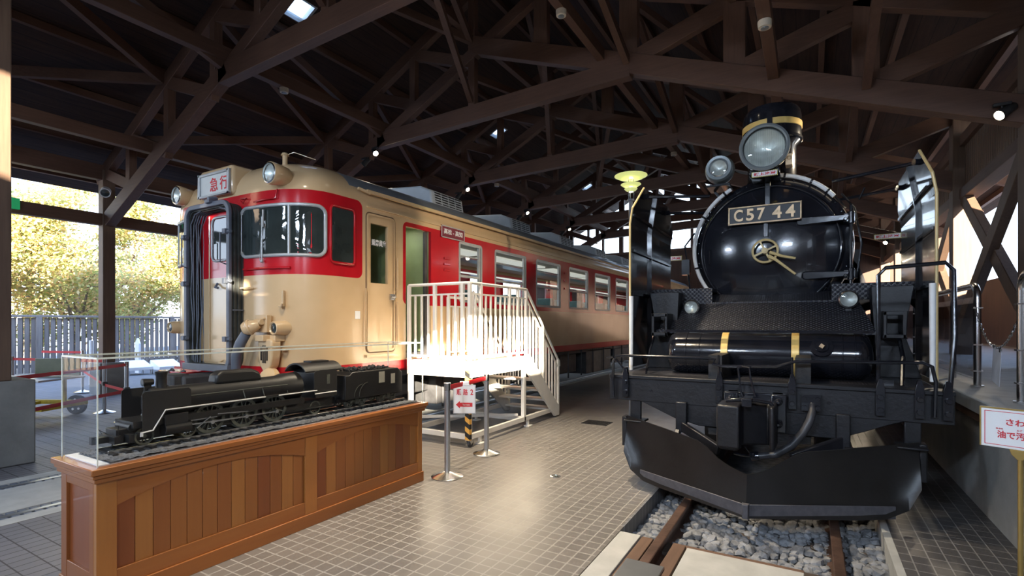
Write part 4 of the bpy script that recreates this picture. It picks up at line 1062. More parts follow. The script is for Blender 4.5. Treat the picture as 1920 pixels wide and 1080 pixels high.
# air tank with yellow bands
TYc, TZ, TR = 5.86, 1.285, .225
b = MB(); b.lathe((LC-.92, TYc, TZ), (1, 0, 0), [(.03, -.05), (.12, -.035), (.19, -.01), (.222, .04), (TR, .08), (TR, 1.72), (.222, 1.76), (.19, 1.81), (.12, 1.835), (.03, 1.85)], 40)
tank = b.build('air_tank', m_black, eng, smooth=50)
for x in (-.80, -.155):
    b = MB(); b.lathe((x, TYc, TZ), (1, 0, 0), [(TR+.001, 0), (TR+.008, .004), (TR+.008, .066), (TR+.001, .07)], 40, False, False); b.build('yellow_band', m_brass, tank)
b = MB()
for x in (-1.16, -1.02, .26, .36): b.lathe((x, TYc, TZ), (1, 0, 0), [(TR, 0), (TR+.006, .003), (TR+.006, .011), (TR, .014)], 40, False, False)
b.lathe((.10, TYc-.20, TZ+.09), (0, -1, .45), [(.10, 0), (.095, .012), (.06, .014), (.055, .03), (.03, .03)], 20); b.build('tank_fitting', m_black, tank)
b = MB(); M_ = Matrix.Translation((.10, TYc-.24, TZ+.105)) @ Matrix.Rotation(R(35), 4, 'Y'); b.box((0, 0, 0), (.035, .03, .035), M_); b.build('valve_nut', m_plateb, tank)
b = MB(); b.bx(-1.36, .50, TYc-.22, TYc-.18, TZ+.225, TZ+.25); b.build('deck_lip', m_black, eng)
# buffer beam
BY = 5.05
b = MB(); b.bx(LC-1.38, LC+1.37, BY, BY+.24, .82, 1.075); b.bx(LC-1.38, LC+1.37, BY-.02, BY+.03, 1.045, 1.08)
b.prism([(LC-1.08, .83), (LC-.98, .79), (LC-.72, .68), (LC-.5, .63), (LC+.6, .63), (LC+.75, .69), (LC+.98, .79), (LC+1.08, .83)], 'y', BY+.004, BY+.05)
beam = b.build('buffer_beam', m_black2, eng, bevel=.006)
b = MB()
for x in (LC-1.2, LC-.31, LC+.28, LC+.90, LC+1.15, LC+1.32):
    b.prism([(x-.03, .86), (x+.03, .86), (x+.03, 1.08), (x+.012, 1.16), (x-.012, 1.16), (x-.03, 1.08)], 'y', BY-.05, BY-.002)
    for z in (.91, 1.01): b.cyl((x, BY-.08, z), (x, BY-.04, z), .022, seg=8)
for x in (LC-.95, LC+.55): b.cyl((x, BY-.004, .93), (x, BY+.01, .93), .014, seg=10)
b.build('beam_bracket', m_black, beam, bevel=.003)
# front hand rails
b = MB()
def hr(pts, r=.014): b.tube(pts, r, 8)
hr([(LC-1.32, BY-.05, .85), (LC-1.325, BY-.06, 1.0), (LC-1.32, BY-.06, 1.22), (LC-1.28, BY-.07, 1.27), (LC-1.2, BY-.08, 1.28), (LC-.4, BY-.08, 1.28), (LC-.34, BY-.08, 1.27), (LC-.36, BY-.08, 1.23), (LC-.28, BY-.08, 1.21), (LC+.16, BY-.08, 1.225), (LC+.24, BY-.08, 1.255), (LC+.30, BY-.08, 1.275), (LC+1.16, BY-.08, 1.30), (LC+1.22, BY-.07, 1.27), (LC+1.245, BY-.06, 1.15), (LC+1.24, BY-.05, .88)])
for x in (LC-.31, LC+.28): hr([(x, BY-.03, 1.08), (x, BY-.08, 1.31)], .01)
hr([(LC-1.32, BY-.06, 1.26), (LC-1.40, BY-.02, 1.25)], .012)
hr([(LC-1.2, BY-.03, 1.12), (LC-1.31, BY-.05, 1.26)], .009)
b.build('front_hand_rail', m_black, eng)
b = MB(); b.tube([(LC+.90, BY+.1, 1.0), (LC+.90, BY+.10, 2.0), (LC+.95, BY+.10, 2.06), (LC+1.33, BY+.1, 2.08), (LC+1.38, BY+.1, 2.02), (LC+1.37, BY+.02, 1.5), (LC+1.33, BY-.03, 1.05)], .017, 10)
b.build('step_hand_rail', m_black, eng)
b = MB(); b.cyl((LC+1.27, BY+.22, 1.13), (LC+1.27, BY+.22, 1.93), .019, .024, seg=12); b.cyl((LC-1.26, BY+.35, 1.10), (LC-1.26, BY+.35, 1.90), .019, .024, seg=12); b.build('white_marker_rod', m_white, eng)
b = MB(); b.tube([(LC-.115, BY-.1, 1.22), (LC-.14, BY-.12, 1.20), (LC-.12, BY-.12, 1.0), (LC-.10, BY-.14, .95)], .009, 8)
b.tube([(LC-.115, BY-.1, 1.22), (LC-.05, BY-.12, 1.21), (LC-.04, BY-.13, 1.12), (LC-.0, BY-.14, .96)], .009, 8); b.build('uncoupling_link', m_black, eng)
# marker lamps at the smokebox foot
for s, x, z in ((-1, -1.24, 1.80), (1, .355, 1.86)):
    o = lamp(eng, (x, 6.42, z), .085, .16, m_black2, 'marker_lamp')
    MB().bx(x-.03, x+.03, 6.44, 6.5, z-.30, z-.06).build('lamp_stem', m_black2, o, bevel=.005)
# coupler
CZ, CYf = .78, 4.62
b = MB(); b.prism([(-.68, 4.56), (-.50, 4.54), (-.50, 4.74), (-.30, 4.84), (-.28, 4.60), (-.245, 4.60), (-.235, 4.9), (-.33, 5.05), (-.62, 5.05), (-.68, 4.85)], 'z', .56, .92)
cp = b.build('coupler', m_black2, eng, bevel=.022, bseg=3)
b = MB(); b.prism([(-.67, 4.57), (-.51, 4.55), (-.49, 4.68), (-.56, 4.74), (-.67, 4.72)], 'z', .54, .90); b.build('knuckle', m_black2, cp, bevel=.03, bseg=3)
b = MB(); b.bx(LC-.24, LC+.22, BY-.10, BY, .86, .99); b.bx(LC-.26, LC-.14, BY-.14, BY, .66, .99); b.bx(LC+.12, LC+.24, BY-.14, BY, .66, .99)
for x in (LC-.2, LC+.18): 
    for z in (.93, .74): b.cyl((x, BY-.19, z), (x, BY-.12, z), .035, seg=6); b.cyl((x, BY-.21, z), (x, BY-.19, z), .02, seg=10)
b.tube([(-.62, 4.68, .94), (-.5, 4.66, .96), (-.38, 4.68, .96), (-.28, 4.72, .94), (-.25, 4.74, .88)], .018, 8); b.bx(-.49, -.41, 4.6, 4.8, .91, .98)
b.build('coupler_yoke', m_black, cp, bevel=.01)
# brake hose
b = MB(); b.tube([(.02, BY-.06, .92), (.02, BY-.11, .86), (-.0, BY-.13, .78), (-.05, BY-.14, .68), (-.13, BY-.15, .57), (-.25, BY-.16, .48), (-.38, BY-.17, .45)], [.022, .03, .033, .033, .033, .033, .028], 14)
h = b.build('brake_hose', m_hose, eng)
b = MB(); b.cyl((-.38, BY-.17, .45), (-.44, BY-.17, .44), .04, seg=12); b.tube([(-.44, BY-.17, .44), (-.50, BY-.18, .44), (-.58, BY-.18, .45)], .012, 6); b.sphere((-.43, BY-.2, .46), .028, 8); b.bx(-.06, .08, BY-.07, BY, .86, 1.0)
for x in (-.04, .06): b.cyl((x, BY-.10, .96), (x, BY-.06, .96), .02, seg=6); b.cyl((x, BY-.10, .89), (x, BY-.06, .89), .02, seg=6)
b.tube([(-.44, BY-.2, .46), (-.5, BY-.22, .55), (-.55, BY-.22, .6)], .006, 6); b.build('hose_fitting', m_black, h)
# snow plough and its brackets
PLo = (-.43, 4.42)
def wing(s):
    b = MB(); L = 1.17
    ts = [0, .05, .12, .2, .28, .36, .5, .65, .8, .93, 1.0]
    if s < 0: tops = [.40, .41, .43, .47, .54, .58, .60, .62, .64, .66, .67]
    else: tops = [.40, .41, .44, .50, .56, .585, .60, .62, .64, .66, .67]
    bots = [.09]*8+[.10, .17, .33]
    vs = []
    for t, zt_, zb in zip(ts, tops, bots):
        x = PLo[0]+s*L*t; y = PLo[1]+.62*t
        zm = zb+.10
        for (dy, z) in ((-.0, zt_), (-.02, (zt_+zm)/2), (-.07, zm), (-.12, zb)): vs.append((x, y+dy, z))
        for (dy, z) in ((.02, zt_), (-.0, (zt_+zm)/2), (-.05, zm), (-.10, zb)): vs.append((x, y+dy, z))
    fs = []; n = len(ts)
    for i in range(n-1):
        a, c = i*8, (i+1)*8
        for k in range(3): fs += [(a+k, a+k+1, c+k+1, c+k), (a+4+k, c+4+k, c+5+k, a+5+k)]
        fs += [(a, c, c+4, a+4), (a+3, a+7, c+7, c+3)]
    e = (n-1)*8; fs += [(e+k, e+k+1, e+5+k, e+4+k) for k in range(3)]; fs += [(k, 4+k, 5+k, k+1) for k in range(3)]
    b.add(vs, fs)
    return b
pb = wing(-1); p2 = wing(1); pb.add(p2.v, p2.f)
plow = pb.build('snow_plough', m_plow, eng, smooth=30)
m_plow2 = plain('worn grey plough edge', (0.085, 0.085, 0.10), .5, .2, .2, 20)
b = MB(); b.prism([(PLo[0]-.02, PLo[1]-.135), (PLo[0]+.02, PLo[1]-.135), (PLo[0]+.03, PLo[1]-.08), (PLo[0]-.03, PLo[1]-.08)], 'z', .09, .20); b.bar((PLo[0]+.01, PLo[1]-.10, .145), (PLo[0]+1.0, PLo[1]+.435, .145), .012, .10); b.bar((PLo[0]-.01, PLo[1]-.10, .145), (PLo[0]-.98, PLo[1]+.425, .145), .012, .10)
b.build('wear_strip', m_plow2, plow, bevel=.004)
b = MB(); b.bx(PLo[0]-1.22, PLo[0]-1.17, PLo[1]+.60, PLo[1]+.72, .36, .66); b.bx(PLo[0]+1.17, PLo[0]+1.22, PLo[1]+.60, PLo[1]+.72, .36, .66); b.build('end_plate', m_black2, plow, bevel=.01)
b = MB()
for s in (-1, 1):
    b.bx(*sorted((LC+s*1.06, LC+s*1.17)), BY+.02, BY+.06, .58, .85); b.bx(*sorted((LC+s*1.0, LC+s*1.2)), BY-.1, BY+.1, .62, .64)
    b.bx(*sorted((LC+s*.60, LC+s*.70)), BY-.06, BY, .56, .85); b.bar((LC+s*.65, BY-.03, .62), (LC+s*.28, BY-.25, .48), .05, .09); b.bar((LC+s*.68, BY-.03, .58), (LC+s*.70, BY-.2, .42), .05, .05)
b.build('plough_bracket', m_black2, eng, bevel=.008)
b = MB(); b.tube([(LC+.5, 6.4, 1.06), (LC+.5, 6.4, 1.3)], .02, 8); b.tube([(LC+1.1, 5.5, 1.06), (LC+1.12, 5.6, 1.3), (LC+1.16, 6.2, 1.5)], .018, 8); b.bx(LC+.92, LC+1.02, 5.3, 5.4, 1.06, 1.12)
b.tube([(LC-1.1, 5.4, 1.06), (LC-1.14, 5.7, 1.3), (LC-1.2, 6.3, 1.6)], .012, 8); b.build('deck_pipe', m_black, eng)

# small 'watch your head' plates
m_tiger = plain('yellow plate edge', (0.75, 0.62, 0.10), .5)
def headplate(loc, w, rot, lab, hang=None):
    o = thing('caution_plate', lab, 'sign', loc, 'small striped head caution plates')
    b = MB(); h = w*.25; b.bx(-w/2, w/2, 0, .008, -h/2, h/2); p = b.v; 
    pl = b.build('plate', m_tiger, None); pl.parent = o
    b = MB()
    for k in range(14): b.add([(-w/2+w*k/14, -.001, h/2-.1*h), (-w/2+w*(k+.5)/14, -.001, h/2-.1*h), (-w/2+w*(k+.7)/14, -.001, h/2), (-w/2+w*(k+.2)/14, -.001, h/2)], [(0, 1, 2, 3)]); b.add([(-w/2+w*k/14, -.001, -h/2), (-w/2+w*(k+.5)/14, -.001, -h/2), (-w/2+w*(k+.7)/14, -.001, -h/2+.1*h), (-w/2+w*(k+.2)/14, -.001, -h/2+.1*h)], [(0, 1, 2, 3)])
    q = b.build('stripes', m_black2, None, smooth=0, recalc=False); q.parent = pl
    q = MB().bx(-w*.48, w*.48, -.003, 0, -h*.38, h*.38).build('face', m_signw, None); q.parent = pl
    q = text('lettering', '頭上注意', m_signred, None, (0, -.005, 0), (R(90), 0, 0), w=w*.86, h=h*.55, bold=.03); q.parent = pl
    if hang:
        for dx in (-w*.4, w*.4): 
            q = MB().tube([(dx, .004, h/2), (dx+hang[0], hang[1], hang[2])], .003, 5).build('wire', m_blackm, None); q.parent = o
    o.rotation_euler = rot
    return o
headplate((-.455, 6.60, 3.355), .27, (0, 0, 0), 'small caution plate with red characters under the big engine headlamp')
headplate((-1.86, 8.1, 2.62), .30, (0, 0, R(8)), 'small caution plate with red characters left of the round smokebox', (1.0, -.3, .35))
headplate((.92, 8.6, 2.80), .30, (0, 0, R(-6)), 'small caution plate with red characters right of the round smokebox', (-.6, -.3, .2))

# ------------------------------------------------------------------ white access stair
st = thing('access_stair', 'white steel boarding stair with railings standing at the railcar door', 'stair', (-4.3, 5.4, 0))
AX0, AX1, AY0, AY1, AZ = -4.83, -3.77, 5.34, 6.86, 1.10
m_haz, nt, bs = nodes('hazard stripes')
g = nt.nodes.new('ShaderNodeNewGeometry'); s_ = nt.nodes.new('ShaderNodeSeparateXYZ'); nt.links.new(g.outputs['Position'], s_.inputs[0])
u = math_n(nt, 'ADD', s_.outputs['Z'], math_n(nt, 'MULTIPLY', s_.outputs['X'], .6)); f_ = math_n(nt, 'GREATER_THAN', math_n(nt, 'FRACT', math_n(nt, 'DIVIDE', u, .13)), .5)
nt.links.new(mix(nt, f_, (0.80, 0.42, 0.08), (0.02, 0.02, 0.02)), bs.inputs['Base Color'])
b = MB(); b.bx(AX0, AX1, AY0, AY1, AZ-.03, AZ); b.bx(AX0, AX1, AY0-.005, AY0+.04, .90, AZ+.005); b.bx(AX1-.04, AX1+.005, AY0, AY1+.02, .90, AZ+.005); b.bx(AX0, AX0+.04, AY0, AY1, .90, AZ); b.bx(AX0, AX1, AY1-.04, AY1, .90, AZ)
b.build('deck', m_stair, st, bevel=.004)
b = MB()
for x in (AX0+.04, AX1-.03):
    for y in (AY0+.03, AY1-.04): b.bx(x-.03, x+.03, y-.03, y+.03, .10, .92)
for x in (AX0+.04, AX1-.03): b.bx(x-.025, x+.025, AY0, 7.86, .10, .17)
for y in (AY0+.03, AY1-.04): b.bx(AX0, AX1, y-.025, y+.025, .10, .17)
b.bar((AX0+.1, AY0+.1, .30), (AX1-.1, AY1-.1, .2), .03, .04)
b.build('base_frame', m_stair, st, bevel=.004)
b = MB(); b.bx(AX1+.002, AX1+.012, AY0-.012, AY0+.03, .10, .90); b.bx(AX1-.06, AX1+.012, AY0-.018, AY0-.008, .10, 1.0); b.build('hazard_strip', m_haz, st, smooth=0)
# stringers and treads
for x in (AX0+.06, AX1-.005):
    b = MB(); b.prism([(AY1-.02, .88), (AY1-.02, 1.10), (AY1+.10, 1.10), (8.02, .17), (8.02, .02), (7.86, .02)], 'x', x-.02, x+.02); b.build('stringer', m_stair, st, bevel=.003)
for k in range(5):
    b = MB(); z = .90-.19*k; y = AY1+.08+.225*k; b.bx(AX0+.08, AX1-.02, y, y+.26, z-.03, z); b.build('tread', m_stair, st, bevel=.004)
# railings
def railing(pts_top, pts_bot, n, name='railing', posts=(0,), skip=0):
    b = MB(); p0, p1 = Vector(pts_top[0]), Vector(pts_top[1]); q0, q1 = Vector(pts_bot[0]), Vector(pts_bot[1])
    b.tube([p0, p1], .021, 10); dz = Vector((0, 0, .14)); b.bar(p0-dz, p1-dz, .022, .022); b.bar(q0+Vector((0, 0, .06)), q1+Vector((0, 0, .06)), .025, .03)
    for i in range(skip, n+1):
        t = i/n; a, c = p0.lerp(p1, t), q0.lerp(q1, t)
        if i in posts or i == n: b.bar(c, a, .042, .042, (0, 1, 0))
        else: b.bar(c+Vector((0, 0, .06)), a-dz, .024, .024, (0, 1, 0))
    return b.build(name, m_stair, st, smooth=30)
RT = 2.13
railing([(AX0+.02, AY0+.02, RT), (AX1-.01, AY0+.02, RT)], [(AX0+.02, AY0+.02, AZ), (AX1-.01, AY0+.02, AZ)], 9, posts=(0, 4, 8))
railing([(AX1-.01, AY0+.02, RT), (AX1-.01, AY1, RT)], [(AX1-.01, AY0+.02, AZ), (AX1-.01, AY1, AZ)], 12, posts=(0, 2, 8, 10), skip=1)
railing([(AX1-.005, AY1, RT-.0), (AX1-.005, 8.0, .98)], [(AX1-.005, AY1, 1.08), (AX1-.005, 8.0, .10)], 10, posts=(0, 5), skip=1)
railing([(AX0+.06, AY1, RT-.0), (AX0+.06, 8.0, .98)], [(AX0+.06, AY1, 1.08), (AX0+.06, 8.0, .10)], 10, posts=(0, 5))
railing([(AX0+.02, 6.25, RT-.12), (AX0+.02, AY1, RT-.12)], [(AX0+.02, 6.25, AZ), (AX0+.02, AY1, AZ)], 5)
b = MB()
for k in range(7): b.bx(AX0+.35, AX1-.35+.0, 6.0+.0*k, 6.02, 1.1, 1.1)
b = MB(); b.tube([(AX1-.005, 8.0, .98), (AX1-.005, 8.04, .95), (AX1-.005, 8.05, .86)], .021, 8); b.build('rail_end', m_stair, st)
# casters and feet
for x, y in ((AX1-.03, AY0+.03), (AX0+.06, AY0+.03)):
    b = MB(); b.bx(x-.04, x+.04, y-.04, y+.04, .09, .105); b.bar((x-.028, y+.0, .10), (x-.028, y+.03, .05), .006, .05, (0, 1, 0)); b.bar((x+.028, y, .10), (x+.028, y+.03, .05), .006, .05, (0, 1, 0)); c = b.build('caster', m_chrome, st)
    MB().cyl((x-.02, y+.03, .052), (x+.02, y+.03, .052), .05, seg=20).build('wheel', m_hose, c, bevel=.006)
for x, y in ((AX1-.03, 6.95), (AX1-.03, 5.62), (AX0+.06, 6.95)):
    b = MB(); b.bx(x-.02, x+.02, y-.02, y+.02, .02, .12); b.bx(x-.04, x+.06, y-.06, y+.06, 0, .02); b.build('foot', m_stair, st, bevel=.004)

# ------------------------------------------------------------------ barrier posts
def stanchion(x, y, lab, belts=(), h=.98, group='belt barrier posts', two=False):
    o = thing('barrier_post', lab, 'barrier post', (x, y, 0), group)
    MB().lathe((x, y, 0), (0, 0, 1), [(.165, 0), (.168, .008), (.15, .018), (.06, .045), (.035, .06)], 36, True, True).build('base', m_chrome, o)
    MB().cyl((x, y, .05), (x, y, h-.05), .031, seg=24).build('pole', m_steelg, o)
    b = MB(); b.cyl((x, y, h-.08), (x, y, h-.01), .033, seg=24); b.cyl((x, y, h-.01), (x, y, h), .036, seg=24)
    b.build('head', m_chrome, o)
    if two: MB().bx(x-.036, x+.036, y-.036, y+.036, .49, .56).build('belt_cassette', m_hose, o, bevel=.004)
    for (x1, y1, z) in belts:
        b = MB(); d = (Vector((x1, y1, 0))-Vector((x, y, 0))).normalized()*.033
        b.bar((x+d.x, y+d.y, z), (x1-d.x, y1-d.y, z), .003, .05); b.build('belt', m_redbelt, o)
    return o
P1, P2 = (-3.27, 4.23), (-3.43, 5.22)
stanchion(*P1, 'silver barrier post beside the right end of the wooden cabinet', [(P2[0], P2[1], .93)])
stanchion(*P2, 'silver barrier post in front of the white boarding stair')
PA, PB, PC, PD = (-9.65, 3.96), (-10.92, 4.14), (-14.69, 5.14), (-15.9, 4.75)
stanchion(*PA, 'silver barrier post with two red belts, seen behind the small model chimney', [(-7.9, 1.6, .93), (-7.9, 1.6, .50), (PB[0], PB[1], .50)], two=True)
stanchion(*PB, 'silver barrier post seen through the left end of the clear case', [(-13.1, 3.5, .93), (PC[0], PC[1], .50)], two=True)
stanchion(*PC, 'silver barrier post standing outside beyond the left posts', [(PD[0], PD[1], .93)], two=True)
stanchion(-13.1, 3.5, 'silver barrier post behind the yellow trolley', [(-14.6, 3.0, .93)], two=True)
# direction sign hanging on the belt
t = Vector((P2[0]-P1[0], P2[1]-P1[1], 0)).normalized(); ang = math.atan2(t.y, t.x)
o = thing('direction_sign', 'white sign with a red arrow hanging from the red belt before the stair', 'sign', (-3.33, 4.62, .0))
o.rotation_euler = (0, 0, R(28)); o.location = (-3.315, 4.60, 0)
SH = o
def at(nm, mb, mat, par, **k):
    q = mb.build(nm, mat, None, **k); q.parent = par; return q
bd = at('board', MB().bx(-.125, .125, -.012, -.006, .60, .92), m_signw, o, bevel=.002)
b = MB()
for a in ((-.12, .12, .912, .915), (-.12, .12, .605, .608), (-.12, -.117, .605, .915), (.117, .12, .605, .915)): b.bx(a[0], a[1], -.0135, -.012, a[2], a[3])
at('border', b, m_greyp, bd, smooth=0)
b = MB(); b.prism([(-.095, .70), (-.05, .742), (-.05, .722), (.09, .722), (.09, .678), (-.05, .678), (-.05, .658)], 'y', -.0145, -.012); ar = at('arrow', b, m_signred, bd, smooth=0)
for s, x, z, w, h in (('順', -.062, .84, .052, .07), ('路', .012, .84, .052, .07), ('2', .082, .84, .032, .062)):
    q = text('lettering', s, m_signred, None, (x, -.013, z), (R(90), 0, 0), w=w, h=h, bold=.02); q.parent = bd
q = text('arrow_lettering', 'Tour route', m_signw, None, (.02, -.0147, .70), (R(90), 0, 0), w=.08, h=.018, bold=.01); q.parent = ar
b = MB(); b.bx(-.05, .05, -.008, .01, .915, .96); at('hook', b, m_signw, o)

# ------------------------------------------------------------------ wooden display cabinet
def cher(name, dk, lt): return wood(name, dk, lt, 'z', .8, .38, .05, .25)
m_ch = [cher('cherry wood %d' % i, d, l) for i, (d, l) in enumerate((((0.235, 0.068, 0.015), (0.30, 0.097, 0.022)), ((0.31, 0.108, 0.024), (0.41, 0.16, 0.036)), ((0.20, 0.051, 0.013), (0.255, 0.07, 0.018)), ((0.26, 0.083, 0.018), (0.34, 0.118, 0.026))))]
m_chy = wood('cherry wood rail', (0.25, 0.076, 0.017), (0.34, 0.118, 0.027), 'y', .8, .38, .05, .25)
cab = thing('display_cabinet', 'long reddish wooden cabinet with arched plank panels in the left foreground', 'cabinet', (-3.65, 2.6, 0))
KX0, KX1, KY0, KY1, KT = -3.92, -3.36, 1.215, 4.03, .80
b = MB(); b.bx(KX0, KX1, KY0, KY1, KT-.035, KT); b.bx(KX0+.012, KX1-.012, KY0+.012, KY1-.012, KT-.058, KT-.035); b.bx(KX0+.022, KX1-.022, KY0+.022, KY1-.022, KT-.085, KT-.058)
b.build('top', m_chy, cab, bevel=.005)
b = MB(); fx = KX1-.05; b.bx(KX0+.07, fx-.02, KY0+.07, KY1-.07, .02, KT-.06); b.build('carcass', m_ch[2], cab)
b = MB(); b.bx(KX0+.03, KX1-.032, KY0+.03, KY1-.03, 0.0, .10); b.build('plinth', m_chy, cab, bevel=.004)
ch0, ch1 = KY0+.045, KY1-.045; bays = [(ch0+.10, (ch0+ch1)/2-.03), ((ch0+ch1)/2+.07, ch1-.10)]
bays = [(ch0+.09, 2.60), (2.71, ch1-.06)]
b = MB()
for ya, yb in ((ch0-.008, ch0+.09), (2.60, 2.71), (ch1-.06, ch1)): b.bx(fx-.03, fx+.008, ya, yb, .10, KT-.08)
b.build('stile', m_ch[1], cab, bevel=.003)
b = MB(); b.bx(fx-.02, fx+.004, ch0, ch1, .10, .20); b.build('bottom_rail', m_chy, cab, bevel=.003)
for ya, yb in bays:
    n = 20; top = [(ya+(yb-ya)*i/n) for i in range(n+1)]
    def az(y):
        u = (y-ya)/(yb-ya); return .565+.10*(1-(2*min(1, max(0, u))-1)**2)
    poly = [(ya, KT-.08)]+[(y, az(y)) for y in top]+[(yb, KT-.08)]
    vs = [(fx+.004, *p) for p in [(y, KT-.08) for y in top]]+[(fx+.004, y, az(y)) for y in top]+[(fx-.02, y, az(y)) for y in top]
    fs = [(i, i+1, n+2+i, n+1+i) for i in range(n)]+[(n+1+i, n+2+i, 2*n+3+i, 2*n+2+i) for i in range(n)]
    b = MB(); b.add(vs, fs); b.build('arched_rail', m_chy, cab, smooth=30)
    k = max(1, round((yb-ya)/.098)); seq = [2, 1, 0, 3, 3, 3, 0, 1, 3, 2, 0, 1, 3, 0, 3, 2]
    for i in range(k):
        y0 = ya+(yb-ya)*i/k; y1 = ya+(yb-ya)*(i+1)/k
        b = MB(); b.bx(fx-.02, fx-.010, y0+.0015, y1-.0015, .18, KT-.09); b.build('plank', m_ch[seq[i % 16]], cab, bevel=.0012, bseg=1)
b = MB(); ey = KY0+.045; b.bx(KX0+.045, KX0+.12, ey-.008, ey+.03, .10, KT-.08); b.bx(KX1-.135, KX1-.0805, ey-.008, ey+.03, .10, KT-.08); b.bx(KX0+.05, KX1-.081, ey-.006, ey+.03, .10, .20); b.bx(KX0+.05, KX1-.081, ey-.006, ey+.03, .66, KT-.08)
b.build('end_frame', m_ch[0], cab, bevel=.003)
b = MB(); b.bx(KX0+.11, KX1-.13, ey+.01, ey+.03, .2, .67); b.build('end_panel', m_ch[2], cab)
# light inner rim and acrylic case
case = thing('display_case', 'clear acrylic box case on top of the wooden cabinet', 'display case', (-3.65, 2.6, KT))
CX0, CX1, CY0, CY1, CT = KX0+.035, KX1-.05, KY0+.045, KY1-.03, 1.405
b = MB()
for a in ((CX0, CX0+.005, CY0, CY1), (CX1-.005, CX1, CY0, CY1), (CX0+.005, CX1-.005, CY0, CY0+.005), (CX0+.005, CX1-.005, CY1-.005, CY1)):
    b.bx(*a, KT+.0005, CT-.0005)
b.build('side_panel', m_acr, case, smooth=0, recalc=False)
MB().bx(CX0, CX1, CY0, CY1, CT, CT+.006).build('top_panel', m_acr, case, smooth=0)
m_edgeg = plain('frosted acrylic edge', (0.72, 0.76, 0.68), .25, 0, .1, 30, 0, 8, .3)
b = MB()
for x, y in ((CX0, CY0), (CX1, CY0), (CX0, CY1), (CX1, CY1)): b.bx(x-.003, x+.003, y-.003, y+.003, KT, CT)
for a in ((CX0, CX1, CY0-.003, CY0+.003), (CX0, CX1, CY1-.003, CY1+.003)): b.bx(*a, CT-.004, CT+.006)
for a in ((CX0-.003, CX0+.003, CY0, CY1), (CX1-.003, CX1+.003, CY0, CY1)): b.bx(*a, CT-.004, CT+.006)
b.build('glued_edges', m_edgeg, case, smooth=0)
# track bed
bed = thing('model_track_bed', 'grey gravel bed with model rails inside the clear case', 'model track', (-3.65, 2.6, KT))
MB().bx(CX0+.01, CX1-.01, CY0+.01, CY1-.01, KT+.001, KT+.008).build('base_board', m_signw, bed)
b = MB(); rnd = random.Random(9)
nx, ny = 22, 130; BX0, BX1, BY0, BY1 = CX0+.055, CX1-.008, CY0+.06, CY1-.05
b.grid(lambda u, v: (BX0+(BX1-BX0)*u, BY0+(BY1-BY0)*v, KT+.012+rnd.uniform(0, .012)), nx, ny)
b.bx(BX0, BX1, BY0, BY1, KT+.006, KT+.011); b.build('gravel', m_fine, bed, smooth=0)
MXc = -3.665
for s in (-1, 1):
    MB().bx(MXc+s*.070-.005, MXc+s*.070+.005, CY0+.12, CY1-.07, KT+.026, KT+.042).build('model_rail', m_chrome, bed, bevel=.001)
for k in range(38):
    y = CY0+.14+.068*k; MB().bx(MXc-.12, MXc+.12, y-.014, y+.014, KT+.012, KT+.028).build('model_sleeper', m_dark, bed)
# ------------------------------------------------------------------ model engine and tender
m_mod = plain('model matt black', (0.009, 0.009, 0.010), .45, 0, .2, 12)
m_moda = plain('model wheel grey', (0.13, 0.14, 0.12), .4, .5, .3, 20)
m_line = plain('model white line', (0.70, 0.70, 0.68), .5)
ml = thing('model_steam_locomotive', 'black scale model steam engine with a white running board line inside the case', 'model train', (MXc, 2.2, KT+.04))
RZm = KT+.042; HW = .135
def mw(y, r, spokes=12, nm='driving_wheel', par=None, xw=.072):
    for s in (-1, 1):
        b = MB(); c = (MXc+s*xw, y, RZm+r)
        b.lathe((c[0]-s*.008, c[1], c[2]), (s, 0, 0), [(r*.80, 0), (r*.80, .014), (r, .016), (r, -.002)], 36, False, False)
        b.lathe((c[0]-s*.008, c[1], c[2]), (s, 0, 0), [(r*1.0, -.002), (r*1.08, -.002), (r*1.08, -.006), (r*.8, -.006)], 36, False, False)
        b.cyl((c[0]-s*.008, y, c[2]), (c[0]+s*.012, y, c[2]), r*.22, seg=14)
        for k in range(spokes):
            t = 2*PI*k/spokes; b.bar((c[0], y, c[2]), (c[0], y+r*.85*math.cos(t), c[2]+r*.85*math.sin(t)), .008, r*.09, (1, 0, 0))
        if nm == 'driving_wheel': b.bar((c[0]+s*.004, y, c[2]), (c[0]+s*.004, y+r*.4, c[2]-r*.3), .01, r*.3, (1, 0, 0))
        b.cyl((c[0], y, c[2]), (MXc, y, c[2]), .008, seg=8); b.build(nm, m_moda, par)
b = MB(); b.lathe((MXc, 1.62, 1.09), (0, 1, 0), [(.02, -.01), (.07, -.006), (.093, 0), (.096, .01), (.096, .9), (.11, .95), (.112, 1.08)], 36); b.build('boiler', m_mod, ml, smooth=40)
for s in (-1, 1):
    b = MB(); b.prism([(1.53, .96), (1.53, 1.165), (1.545, 1.18), (1.80, 1.18), (1.815, 1.165), (1.815, 1.065), (1.66, 1.055), (1.58, .945), (1.53, .93)], 'x', MXc+s*HW-.003, MXc+s*HW+.003); b.build('smoke_deflector', m_mod, ml)
b = MB(); b.lathe((MXc, 1.70, 1.17), (0, 0, 1), [(.034, 0), (.031, .03), (.031, .085), (.037, .115), (.035, .118), (.028, .118), (.026, .08)], 24); b.build('chimney', m_mod, ml)
b = MB(); b.cyl((MXc, 1.59, 1.225), (MXc, 1.65, 1.225), .025, .02, seg=24); b.bx(MXc-.006, MXc+.006, 1.6, 1.64, 1.17, 1.21); o = b.build('headlamp', m_mod, ml); MB().cyl((MXc, 1.587, 1.225), (MXc, 1.59, 1.225), .021, seg=20).build('lens', m_lens, o)
